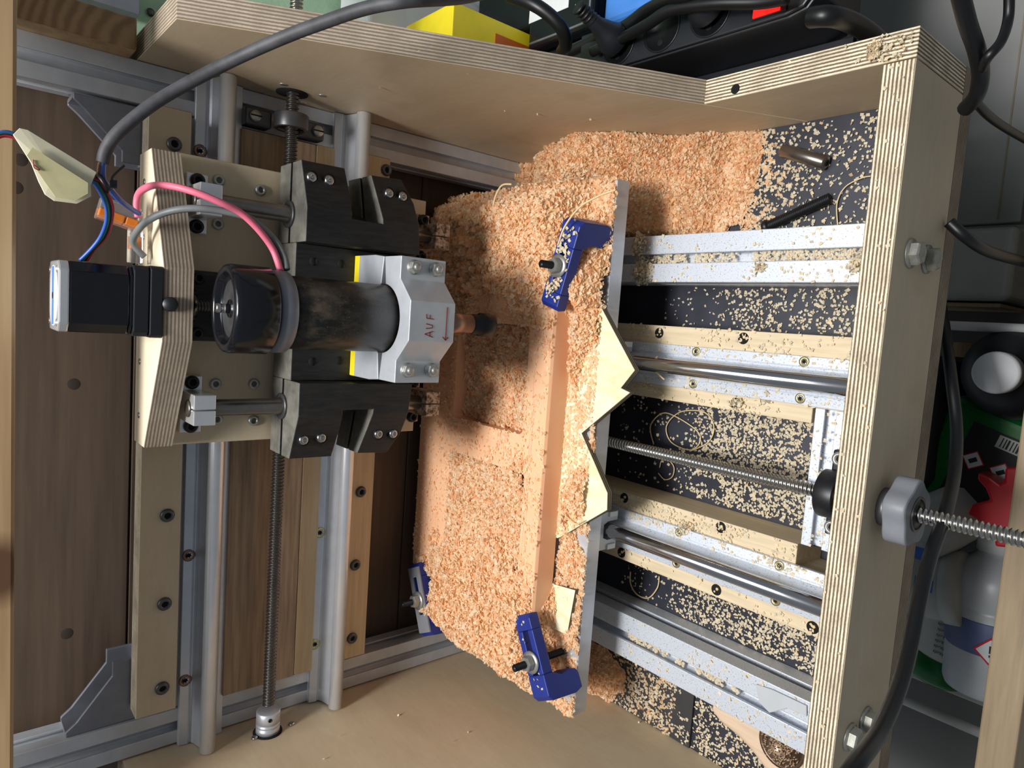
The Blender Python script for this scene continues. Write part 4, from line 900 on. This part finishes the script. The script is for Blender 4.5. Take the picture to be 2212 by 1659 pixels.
# wooden brush
br = thing('wooden_brush', (-.325, .25, 0), 'beech wood brush with light bristles lying by the left side', 'brush')
ol = [(-.3125, .3020), (-.3060, .2950), (-.3045, .2800), (-.3040, .2600), (-.3040, .2400), (-.3060, .2150), (-.3120, .1980), (-.3300, .1935), (-.3420, .1960), (-.3445, .2100), (-.3430, .2300), (-.3370, .2480), (-.3290, .2600), (-.3240, .2720), (-.3200, .2900)]
b = MB(); b.prism(ol, 'Z', .0006, .0215); b.build('brush_body', 'brushwood', br, .007, 5)
q = Vector((-.3085, .2345, .0225))
b = MB(); b.lathe([(.0185, -.001), (.0185, .0006), (.0160, .0008), (.0158, -.0006)], q, (.05, 0, 1), 36, 0); b.build('bristle_rim', 'thread_brown', br)
b = MB()
for i in range(260):
    r_ = math.sqrt(random.random()) * .0152; a = random.random() * 2 * PI; p0 = q + Vector((r_ * math.cos(a), r_ * math.sin(a), -.001)); b.tube([p0, p0 + Vector((random.gauss(0, .001), random.gauss(0, .001), .003 + random.random() * .001))], .0004, 4, 0, 1)
tag(b.build('bristles', 'bristle', br), kind='stuff')
# clear plastic strip on the left profile
cs = [P(1632, 1478, Z=.0425), P(1668, 1490, Z=.0425), P(1700, 1505, Z=.0425), P(1742, 1525, Z=.0425), P(1742, 1548, Z=.0425), P(1700, 1530, Z=.0425), P(1662, 1540, Z=.0425), P(1640, 1518, Z=.0425)]
b = MB(); b.prism([(p[0], p[1]) for p in cs], 'Z', .0412, .0426); tag(b.build('plastic_clip', 'hdpe', None, .0004), 'white translucent plastic clip lying on the left dusty profile', 'clip')

# ================================================================== CABLES AND WIRES
def cable(pts, r, mat_, name, lab, cat='cable', group=None, n=12):
    b = MB(); b.tube(pts, r, n, 0, 8); return tag(b.build(name, mat_), lab, cat, group)
pc = [P(222, 352, Y=.462), P(232, 318, Y=.460), P(262, 280, Y=.456), P(330, 225, Y=.45), P(415, 175, Y=.442), P(520, 122, Y=.425), P(620, 78, Y=.398), P(700, 48, Y=.38), P(790, 18, Y=.36), P(880, 2, Y=.34), P(1000, -6, Y=.34), P(1100, -30, Y=.34)]
cable(pc, .0036, 'rubber_grey', 'power_cable', 'thick dusty grey power cable arching over the side panel')
def wire(uvy, r, mat_, lab, nm='wire'): cable([P(u, v, Y=y) for u, v, y in uvy], r, mat_, nm, lab, 'wire', 'thin wires at the gantry', 8)
wire([(222, 350, .462), (222, 385, .464), (235, 405, .468), (262, 435, .48), (300, 462, .50)], .0017, 'wire_blue', 'blue wire running from cable end to lever connector')
wire([(217, 350, .462), (214, 380, .464), (222, 400, .468), (228, 430, .48), (232, 450, .49)], .0015, 'wire_brown', 'brown wire emerging from the grey cable end')
wire([(297, 470, .50), (295, 440, .50), (302, 415, .495), (330, 401, .475), (370, 402, .46), (420, 415, .45), (475, 437, .445), (520, 460, .445), (560, 498, .445), (590, 540, .445), (606, 585, .44)], .0022, 'pink', 'pink wire looping from the connector to the spindle')
wire([(312, 555, .50), (290, 530, .50), (290, 510, .495), (315, 480, .48), (360, 458, .465), (420, 450, .455), (490, 458, .45), (545, 475, .447), (590, 515, .447), (612, 550, .445), (620, 582, .44)], .0022, 'wire_grey', 'grey wire looping across bracket to the spindle')
wb = thing('wire_bundle', P(222, 480, Y=.42), 'red, blue, green and black wire bundle bending from tape to motor', 'wires')
for mt, du, lab in (('wire_blue', -5, 'blue stepper wire'), ('wire_green', 0, 'green stepper wire'), ('wire_black', 5, 'black stepper wire'), ('wire_red', 9, 'red stepper wire')):
    b = MB(); b.tube([P(u, v, Y=y) for u, v, y in [(0 - 8, 292 + du * .5, .462), (40, 296 + du * .5, .462), (190 + du, 385, .462), (212 + du, 400, .462), (232 + du, 440, .466), (234 + du * .8, 475, .472), (222 + du * .8, 510, .48), (200 + du * .4, 537, .486), (178 + du, 562, .492)]], .0011, 8, 0, 8); b.build('wire', mt, wb)['label'] = lab
b = MB(); q = P(222, 397, Y=.461); 
for dz in (0,): b.lathe([(.0048, -.0012), (.0056, -.0012), (.0056, .0012), (.0048, .0012)], q, (.5, 0, -.8), 24, 0, True, True)
b.box(-.0022, .0022, -.002, .002, -.0015, .0015, 0, Matrix.Translation(q + Vector((.0005, -.002, -.005))))
b.tube([q + Vector((.002, 0, -.005)), P(245, 380, Y=.465), P(268, 358, Y=.47)], .0008, 6, 0, 6)
tag(b.build('cable_tie', 'black_plastic'), 'black cable tie binding the wire bundle', 'cable tie')
# masking tape flag
tp = [(29, 291), (43, 277), (60, 281), (208, 372), (196, 400), (197, 424), (166, 440), (118, 434), (98, 420), (84, 392), (68, 352)]
b = MB()
front = [P(u, v, Y=.457) for u, v in tp]; back = [p + Vector((.0, .0006, .0002)) for p in front]; mid = []
n = len(tp); cz = sum(front, Vector()) / n
ctrF = cz + Vector((0, -.0015, 0)); ctrB = cz + Vector((0, .0002, 0))
b.add(front + [ctrF], [((i + 1) % n, i, n) for i in range(n)]); b.add(back + [ctrB], [(i, (i + 1) % n, n) for i in range(n)]); b.add(front + back, [(i, (i + 1) % n, n + (i + 1) % n, n + i) for i in range(n)])
tf = b.build('tape_flag', 'tape'); tag(tf, 'cream masking tape flag wrapped around coloured wires', 'tape')
b = MB(); iu = [(58, 336), (70, 318), (190, 395), (190, 418), (163, 433), (120, 426), (96, 392)]
f2 = [P(u, v, Y=.4540) for u, v in iu]; b.add(f2 + [p + Vector((0, .0004, 0)) for p in f2], [tuple(range(7)), tuple(range(7, 14))[::-1]] + [(i, (i + 1) % 7, 7 + (i + 1) % 7, 7 + i) for i in range(7)]); b.build('tape_layer', 'tape_double', tf)
b = MB(); b.tube([P(72, 345, Y=.4536), P(74, 362, Y=.4534), P(86, 367, Y=.4534), P(72, 355, Y=.4534)], .0003, 5, 0, 5); b.build('pen_mark', 'ink', tf)
# lever connectors
wg = thing('lever_connector', P(250, 460, Y=.5), 'clear lever connector with orange levers behind the wires', 'connector')
a0, a1 = P(212, 447, Y=.505), P(300, 478, Y=.505); dx = (a1 - a0).normalized(); ang = math.atan2(-dx.z, dx.x)
T = Matrix.Translation((a0 + a1) / 2) @ Matrix.Rotation(ang, 4, 'Y'); hl = (a1 - a0).length / 2
b = MB(); b.box(-hl, hl, -.006, .006, -.007, .007, 0, T); b.build('housing', 'clear', wg, .001)
for i in range(3):
    xx = -hl * .7 + i * hl * .65; b = MB(); b.box(xx - .0034, xx + .0034, -.0068, .004, -.0055, -.0005, 0, T); b.build('lever', 'orange', wg, .0006)
wg2 = thing('lever_connector', P(298, 520, Y=.5), 'smaller clear connector tucked against the plywood bracket', 'connector')
q = P(293, 525, Y=.505); b = MB(); b.box(q[0] - .013, q[0] + .013, .502, .511, q[2] - .004, q[2] + .004); b.build('housing', 'clear', wg2, .001)
b = MB(); b.box(q[0] - .004, q[0] + .004, .503, .509, q[2] - .003, q[2] + .003); b.build('lever', 'orange', wg2)

# ================================================================== PINE PARTS ABOVE
b = MB(); b.box(-.60, .60, .500, .545, .4815, .575); bmn = b.build('pine_beam', 'pine', None, .002); tag(bmn, 'light pine beam with knots along the frame top', 'beam')
b = MB(); b.box(.1695, .192, .560, .80, .4085, .478, [1, 1, 0, 0, 1, 1]); tag(b.build('pine_block', ['pine_end', 'pine'], None, .0015), 'pine timber end with growth rings beside the upright', 'timber')

# ================================================================== RIGHT-HAND BENCH AND THINGS BEHIND THE SIDE PANEL
b = MB(); b.box(.192, .75, .275, .698, .025, .045); tag(b.build('side_bench', 'bench_white', None, .001), 'pale grey bench top beside the machine under the power strip', 'bench')
# power strip
ps = thing('power_strip', (.235, .32, .045), 'black power strip with a glowing red switch lying by side panel', 'power strip')
PT = .104
out = [(.205, .430), (.205, .245), (.2075, .233), (.216, .2255), (.231, .2255), (.2395, .233), (.242, .245), (.242, .430)]
b = MB(); b.prism(out, 'Z', .0455, PT - .003); b.prism([(x + (.0012 if x < .224 else -.0012), y + (.0012 if y < .3 else 0)) for x, y in out], 'Z', PT - .003, PT); b.build('casing', 'black_plastic', ps, .0012)
b = MB(); b.box(.1922, .2049, .2258, .430, .0455, .051); b.build('mounting_flange', 'black_plastic', ps, .0006)
for i in range(3):
    y = .303 + i * .042; b = MB(); b.lathe([(.0165, 0), (.0165, .0008), (.015, .0008), (.015, .0003), (0, .0003)], (.2235, y, PT), (0, 0, 1), 32); sk = b.build('socket', 'black_metal', ps)
    for s_ in (-1, 1): b = MB(); b.lathe([(.0025, 0), (.0025, .0005), (0, .0005)], (.2235 + s_ * .0095, y, PT + .0002), (0, 0, 1), 12); b.build('contact_hole', 'dark_hole', sk)
b = MB(); b.box(.2085, .2285, .2450, .2700, PT, PT + .0015); sw = b.build('switch_frame', 'black_metal', ps, .0005)
t = NT('switch_glow'); t.base(srgb(240, 30, 20), .2); t.b.inputs['Emission Color'].default_value = srgb(255, 30, 25); t.b.inputs['Emission Strength'].default_value = 1.1; M['switch_glow'] = t.m
b = MB(); b.prism([(.2490, PT + .0012), (.2490, PT + .0055), (.2585, PT + .0028), (.2680, PT + .0022), (.2680, PT + .0012)], 'X', .2094, .2165); b.build('rocker', 'switch_glow', sw)
for i, (y, h) in enumerate(((.303, .05), (.387, .06))):
    pg = thing('mains_plug', (.2235, y, PT), ('black mains plug nearest the red switch', 'black mains plug further from the red switch')[i], 'plug', 'plugs in the power strip')
    b = MB(); b.lathe([(.0125, 0), (.0125, .008), (.0095, .014), (.0060, .024), (.0045, .040)], (.2235, y, PT + .0016), (.35, .1, 1), 24); b.build('plug_body', 'black_plastic', pg, .0008)
    b = MB()
    for k in range(6): b.lathe([(.0052, 0), (.0060, .001), (.0052, .002)], Vector((.2235, y, PT + .001)) + Vector((.35, .1, 1)).normalized() * (.026 + k * .0035), (.35, .1, 1), 16)
    b.build('strain_relief', 'black_metal', pg)
cable([P(1752, 38, Y=.226), P(1790, 35, Y=.215), P(1830, 45, Y=.213), P(1870, 66, Y=.215), P(1910, 100, Y=.222), P(1960, 150, Y=.24), P(2010, 230, Y=.25)], .0062, 'cable_black', 'strip_cable', 'thick black cable leaving the power strip end')
cable([P(1740, 30, Z=.0), P(1790, 80, Z=.0), P(1830, 125, Z=.0), P(1880, 190, Z=-.05)], .0042, 'cable_black', 'thin_cable', 'thinner black cable hanging behind the power strip')
cable([Vector((.2235, .303, PT)) + Vector((.35, .1, 1)).normalized() * .036, Vector((.243, .309, .155)), Vector((.262, .316, .175)), Vector((.30, .33, .18))], .0042, 'cable_black', 'plug_cable', 'ribbed black cable dropping to the plug')
cable([P(1230, 112, Z=.10), P(1290, 85, Z=.10), P(1350, 58, Z=.105), P(1395, 25, Z=.11), P(1440, 2, Z=.12), P(1480, -12, Z=.13), P(1560, -30, Z=.12)], .0050, 'cable_black', 'bundle_cable', 'black cable running diagonally below the blue case')
cable([P(1280, 112, Z=.110), P(1340, 85, Z=.112), P(1400, 52, Z=.120), P(1450, 22, Z=.125), P(1540, 8, Z=.125), P(1640, 5, Z=.12), P(1700, -5, Z=.12)], .0042, 'cable_black', 'bundle_cable', 'black cable crossing over the power strip plugs')
cable([P(1100, -10, Z=.175), P(1150, 8, Z=.170), P(1190, 35, Z=.16), P(1215, 65, Z=.15), P(1222, 95, Z=.14), P(1215, 110, Z=.13)], .0052, 'cable_black', 'looped_cable', 'black cable bending down beside the black case')
cable([P(1330, 125, Z=.085), P(1380, 100, Z=.09), P(1420, 70, Z=.095), P(1405, 40, Z=.095)], .0085, 'black_plastic', 'cable_plug', 'fat black cable plug with ridges beside the blue case')
# cases
bc = thing('black_case', (.30, .50, .045), 'glossy black case with white paper on top', 'case')
b = MB(); b.prism([(.262, .447), (.42, .447), (.42, .620), (.2845, .620), (.2845, .534), (.262, .534)], 'Z', .0455, .075); b.build('case_body', 'black_gloss', bc, .004, 3)
b = MB(); b.box(.226, .2615, .447, .534, .0455, .064); b.build('case_foot', 'black_plastic', bc, .003)
b = MB(); b.tube([(.268, .530, .0752), (.268, .460, .0752), (.271, .453, .0752), (.278, .4515, .0752), (.38, .4515, .0752)], .0012, 8, 0, 4); b.build('rim_line', 'alu_dark', bc)
b = MB(); q0 = P(1128, 0, Z=.0888); b.box(.2875, .37, .4790, .533, .0751, .0757); b.build('paper', 'white', bc)
b = MB(); b.box(.284, .2872, .466, .4700, .0751, .0757); b.build('sticker', 'white', bc)
bl = thing('blue_case', (.30, .38, .045), 'bright blue plastic case next to the black case', 'case')
b = MB(); b.box(.2585, .40, .362, .436, .0455, .076); b.build('case_body', 'blue_box', bl, .008, 4)
b = MB(); b.box(.2560, .2585, .37, .428, .052, .070); b.build('latch_bar', 'blue_box', bl, .001)
yb = thing('yellow_box', (.245, .58, .045), 'bright yellow printed box with an orange recess', 'box')
b = MB(); b.prism([(.5387, .045), (.62, .045), (.62, .160), (.5387, .160)], 'X', .205, .2815); b.build('box_body', 'yellow', yb, .0008)
r0, r1 = P(1070, 72, Y=.5385), P(1168, 97, Y=.5385)
b = MB(); b.box(.225, r0.x, .5379, .5389, r1.z, r0.z); b.build('recess', 'orange_dark', yb)
wd = thing('white_device', (.27, .66, .045), 'white labelled mains adapter with CE mark behind the yellow box', 'adapter')
b = MB(); b.box(.205, .335, .6265, .690, .0455, .198); b.build('device_body', 'white', wd, .004, 3)
R_ = Matrix.Rotation(PI / 2, 4, 'X')
for i, (tx, zz) in enumerate((('CE', .150), ('INPUT 230V', .158), ('OUTPUT 24V', .166), ('MADE', .174))):
    text(tx, .006, (.262, .6257, zz), Matrix.Rotation(PI / 2, 4, 'X'), 0, 0, 'ink_black', wd)
    text(tx, .005, (.262, .655, .1983), Matrix.Translation(Vector((0, (i - 1.5) * .009, 0))) @ Matrix.Rotation(0, 4, 'Z'), 0, 0, 'ink_black', wd)
gp = thing('grey_profile', (.25, .66, .36), 'grey metal channel hanging on the pale green wall', 'channel')
q = [P(200, -10, Y=.66), P(330, -10, Y=.66)]
b = MB(); b.prism([(.232, .668), (.262, .668), (.262, .690), (.258, .690), (.258, .672), (.236, .672), (.236, .690), (.232, .690)], 'Z', .385, .60); b.build('channel_body', 'alu_dark', gp, .0005)
b = MB(); b.box(.2480, .2490, .6672, .668, .385, .60); b.build('edge_line', 'alu_bright', gp)
b = MB(); b.lathe([(.0045, 0), (.0045, .003), (.003, .0045), (0, .005)], (.2085, .6995, .405), (0, -1, 0), 18); tag(b.build('wall_screw', 'zinc'), 'round screw head on the green wall beside pine timber', 'screw')
b = MB(); b.lathe([(.0035, 0), (.0035, .001), (0, .0008)], P(325, 27, Y=.6995), (0, -1, 0), 14); tag(b.build('wall_plug', 'thread_dark'), 'small dark hole plug in the green wall', 'plug')

# ================================================================== CABINET AND DRAWER BELOW
b = MB(); b.box(.125, .80, .195, .90, -.27, -.25); cab = b.build('cabinet_top', 'panel_grey', None, .001); tag(cab, 'grey cabinet panel below the machine with a thin seam', 'cabinet')
s0_, s1_ = P(2205, 60, Z=-.249), P(2125, 600, Z=-.249)
b = MB(); b.box(.128, .70, .2125, .2140, -.2499, -.2493); b.build('seam_strip', 'seam', cab)
dw = thing('drawer', (-.2, .3, -.36), 'open drawer with light wooden rim and dark bottom below the machine', 'drawer')
b = MB(); b.box(-.60, .124, .05, .62, -.36, -.345); b.build('drawer_base', 'drawer_grey', dw)
b = MB(); b.box(-.62, .60, .115, .1395, -.345, -.10); b.build('drawer_front', 'drawer_wood', dw, .0015)
b = MB(); b.box(-.62, .60, -.10, .113, -.23, -.21); tag(b.build('cupboard_shelf', 'panel_grey'), 'pale grey surface outside the wooden drawer rim', 'shelf')
bx = thing('white_container', (.085, .22, -.345), 'whitish plastic container under the grey cabinet panel', 'container')
b = MB(); b.box(.052, .123, .196, .33, -.3445, -.252); b.build('container_body', 'offwhite', bx, .007, 4)
b = MB(); b.box(.046, .050, .205, .33, -.3445, -.262); b.build('lid_rim', 'beech_x', bx, .001)
def wirerod(a, c, r, lab):
    b = MB(); b.cyl(a, c, r, 16); tag(b.build('wire_rod', 'white'), lab, 'rod', 'white wire rods of the drawer basket')
a = P(2050, 703, Z=-.20); wirerod((a[0], .10, -.20), (a[0], .55, -.20), .0042, 'white coated rod below the white container')
a = P(2040, 1550, Z=-.29); wirerod((a[0], .142, -.29), (a[0], .55, -.29), .0050, 'white coated rod at the foot of the bottles')
b = MB(); b.box(a[0] + .012, a[0] + .030, .142, .55, -.3445, -.325); tag(b.build('basket_ledge', 'offwhite', None, .002), 'pale plastic ledge under the lying bottles', 'ledge')
# upright black bottle with white cap
q = P(2148, 805, Z=-.155); bt = thing('black_bottle', (q[0], q[1], -.3445), 'upright black bottle with round white cap', 'bottle')
b = MB(); b.lathe([(.040, 0), (.042, .004), (.042, .125), (.038, .145), (.026, .160), (.016, .165), (.016, .172)], (q[0], q[1], -.3445), (0, 0, 1), 40); b.build('bottle_body', 'black_plastic', bt)
b = MB(); b.lathe([(.0175, 0), (.0178, .013), (.0172, .0155), (.0155, .0165), (0, .0165)], (q[0], q[1], -.1725), (0, 0, 1), 36); b.build('cap', 'white', bt)
# green canister lying with label
q = P(2150, 985, Z=-.235); gc = thing('green_canister', (q[0], q[1], -.3445), 'green canister with black hazard label and barcode', 'canister')
Tg = Matrix.Translation(Vector((q[0], q[1], -.235))) @ Matrix.Rotation(-.30, 4, 'Z')
b = MB(); b.box(-.065, .040, -.040, .055, -.1090, 0, 0, Tg); b.build('canister_body', 'green', gc, .010, 4)
b = MB(); b.box(-.060, .022, -.032, .028, 0, .0006, 0, Tg); b.build('black_label', 'ink_black', gc)
b = MB(); b.box(.008, .020, -.033, .004, .0007, .0012, 0, Tg)
for i in range(12): b.box(.0095, .0185, -.031 + i * .0028, -.031 + i * .0028 + (.0010 if i % 3 else .0017), .0013, .0015, 1, Tg)
b.build('barcode', ['offwhite', 'ink_black'], gc)
for i, yy in enumerate((.014, -.010)):
    c_ = Tg @ Vector((-.012, yy, 0)); Td = Matrix.Translation(Vector((c_[0], c_[1], -.2343))) @ Matrix.Rotation(-.30 + PI / 4, 4, 'Z')
    b = MB(); b.box(-.0072, .0072, -.0072, .0072, 0, .0004, 1, Td); b.box(-.0062, .0062, -.0062, .0062, .0004, .0007, 0, Td); b.box(-.0020, .0020, -.0035, .0035, .0007, .001, 2, Td); b.build('hazard_diamond', ['white', 'red', 'ink_black'], gc)
# helper for lying bottles: lathe between two photo points
def lying(name, uv0, uv1, zc, prof, mat_, lab, cat='bottle', n=36):
    a = P(*uv0, Z=zc); c = P(*uv1, Z=zc); d = c - a; L_ = d.length
    t_ = thing(name, (a[0], a[1], zc), lab, cat); b = MB(); b.lathe([(r_, h_ * L_) for r_, h_ in prof], a, d, n); o_ = b.build('bottle_body', mat_, t_); return t_, a, d.normalized(), L_
t1, a, d, L_ = lying('clear_bottle', (2132, 1492), (2158, 1190), -.262, [(.030, 0), (.036, .02), (.038, .06), (.038, .60), (.0365, .61), (.038, .63), (.038, .80), (.033, .90), (.018, .97), (.017, 1.)], 'hdpe', 'translucent white bottle with hazard label, screw neck upward')
b = MB(); b.lathe([(.0185, 0), (.0185, .018), (.016, .019)], a + d * L_, d, 28); b.build('cap', 'white', t1)
b = MB(); b.lathe([(.0383, .045), (.0386, .046), (.0386, .075), (.0383, .076)], a, d, 40); b.build('label_band', 'label_dull', t1)
# warning diamond on the label, facing up to the camera
up = (Vector(CAM) - (a + d * .052)).normalized(); up = (up - d * up.dot(d)).normalized(); sd = d.cross(up)
Mx = Matrix((( *sd, 0), (*d, 0), (*up, 0), (0, 0, 0, 1))).transposed(); Mx = Matrix(((sd.x, d.x, up.x, 0), (sd.y, d.y, up.y, 0), (sd.z, d.z, up.z, 0), (0, 0, 0, 1)))
ctr = a + d * .052 + up * .0392; Tm = Matrix.Translation(ctr) @ Mx
b = MB(); T4 = Tm @ Matrix.Rotation(PI / 4, 4, 'Z'); b.box(-.0095, .0095, -.0095, .0095, -.001, .0002, 1, T4); b.box(-.0080, .0080, -.0080, .0080, .0002, .0005, 0, T4); b.box(-.0011, .0011, -.0015, .0055, .0005, .0009, 2, Tm); b.box(-.0011, .0011, -.0052, -.0030, .0005, .0009, 2, Tm); b.build('warning_diamond', ['white', 'red', 'ink_black'], t1)
t2, a, d, L_ = lying('cleaner_bottle', (2018, 1460), (2082, 1285), -.295, [(.024, 0), (.029, .03), (.031, .08), (.031, .72), (.025, .88), (.013, 1.)], 'offwhite', 'cleaner bottle with green base and printed label, lying tilted')
b = MB(); b.lathe([(.0245, -.0003), (.0294, .0034), (.0314, .008), (.0314, .030)], a, d, 36); b.build('green_base', 'green', t2)
b = MB(); b.lathe([(.0315, .095), (.0315, .108)], a, d, 36); b.build('red_band', 'red', t2)
up = (Vector(CAM) - (a + d * .06)).normalized(); up = (up - d * up.dot(d)).normalized(); sd = d.cross(up)
Mx = Matrix(((sd.x, d.x, up.x, 0), (sd.y, d.y, up.y, 0), (sd.z, d.z, up.z, 0), (0, 0, 0, 1)))
text('Univer', .017, a + d * .082 + up * .0322 + sd * .004, Mx, 0, 0, 'ink_black', t2)
for i in range(6): text('sprayclean all purpose'[: 16 - i], .0046, a + d * (.070 - i * .006) + up * .0321 + sd * .002, Mx, 0, 0, 'ink_black', t2)
t3, a, d, L_ = lying('white_jar', (1985, 1255), (2058, 1268), -.24, [(.030, -.4), (.034, -.35), (.034, .9), (.031, 1.)], 'offwhite', 'white lying jar with broad ribbed lid and blue print', 'jar')
b = MB(); b.lathe([(.031, -.004), (.036, -.003), (.036, .009), (.034, .011), (0, .011)], a + d * L_, d, 36); b.build('lid', 'offwhite', t3)
b = MB(); b.box(-.006, .006, -.008, .008, 0, .0005, 0, Matrix.Translation(P(1995, 1262, Z=-.2052))); b.box(-.006, .006, -.009, .009, 0, .0005, 0, Matrix.Translation(P(1985, 1195, Z=-.207))); b.build('blue_print', 'label_blue', t3)
t4, a, d, L_ = lying('white_round_bottle', (2090, 1170), (2010, 1080), -.255, [(.02, -.05), (.038, .0), (.044, .25), (.044, .8), (.035, 1.), (.02, 1.1)], 'offwhite', 'white round bottle lying behind the black cable')
# red spray head
rs = thing('spray_head', P(2160, 1100, Z=-.2), 'red trigger spray head beside the green canister', 'spray head')
pts = [(2172, 1010), (2200, 1010), (2205, 1040), (2195, 1110), (2200, 1185), (2150, 1180), (2150, 1160), (2110, 1120), (2090, 1110), (2100, 1090), (2140, 1080), (2130, 1055), (2112, 1035), (2115, 1020), (2140, 1030), (2160, 1045), (2170, 1040)]
b = MB(); b.prism([(P(u, v, Z=-.2)[0], P(u, v, Z=-.2)[1]) for u, v in pts], 'Z', -.222, -.198); b.build('spray_body', 'red', rs, .003, 3)
# dark filler bottle at the left of the drawer
t5, a, d, L_ = lying('dark_bottle', (1985, 1020), (2010, 780), -.26, [(.030, -.1), (.034, 0), (.034, 1.), (.03, 1.05)], 'black_metal', 'dark bottle in shadow behind the front board')
t6, a, d, L_ = lying('brown_tube', (2040, 1040), (2080, 740), -.30, [(.008, 0), (.008, 1.)], 'beech_x', 'tan curved edge strip in the drawer shadow', 'strip')
# cables in front
cable([P(2030, 640, Y=.20), P(2042, 720, Y=.185), P(2055, 820, Y=.17), P(2066, 920, Y=.16), P(2062, 1020, Y=.15), P(2042, 1110, Y=.14), P(2010, 1200, Y=.135), P(1985, 1300, Y=.13), P(1965, 1400, Y=.125), P(1940, 1490, Y=.12), P(1900, 1580, Y=.115), P(1850, 1650, Y=.11), P(1800, 1720, Y=.11)], .0040, 'cable_black', 'thick_cable', 'thick black cable sweeping past the knob down the front board')
cable([P(2072, -20, Y=.14), P(2090, 50, Y=.14), P(2110, 110, Y=.14), P(2118, 160, Y=.142), P(2110, 205, Y=.146), P(2085, 235, Y=.155)], .0045, 'cable_black', 'loop_cable', 'black cable looping in front of grey cabinet at top right')
cable([P(2180, -20, Y=.13), P(2178, 40, Y=.13), P(2162, 90, Y=.13), P(2130, 130, Y=.135), P(2112, 180, Y=.15)], .0026, 'cable_black', 'thin_cable', 'thin black cable joining the loop at top right')
cable([P(2100, 210, Y=.15), P(2130, 245, Y=.15), P(2170, 275, Y=.15), P(2230, 310, Y=.15)], .0026, 'cable_black', 'thin_cable', 'thin black cable leaving the loop toward right frame edge')
cable([P(2050, 480, Y=.17), P(2090, 515, Y=.16), P(2140, 545, Y=.155), P(2230, 570, Y=.15)], .0038, 'cable_black', 'thin_cable', 'black cable emerging below the hex bolts')
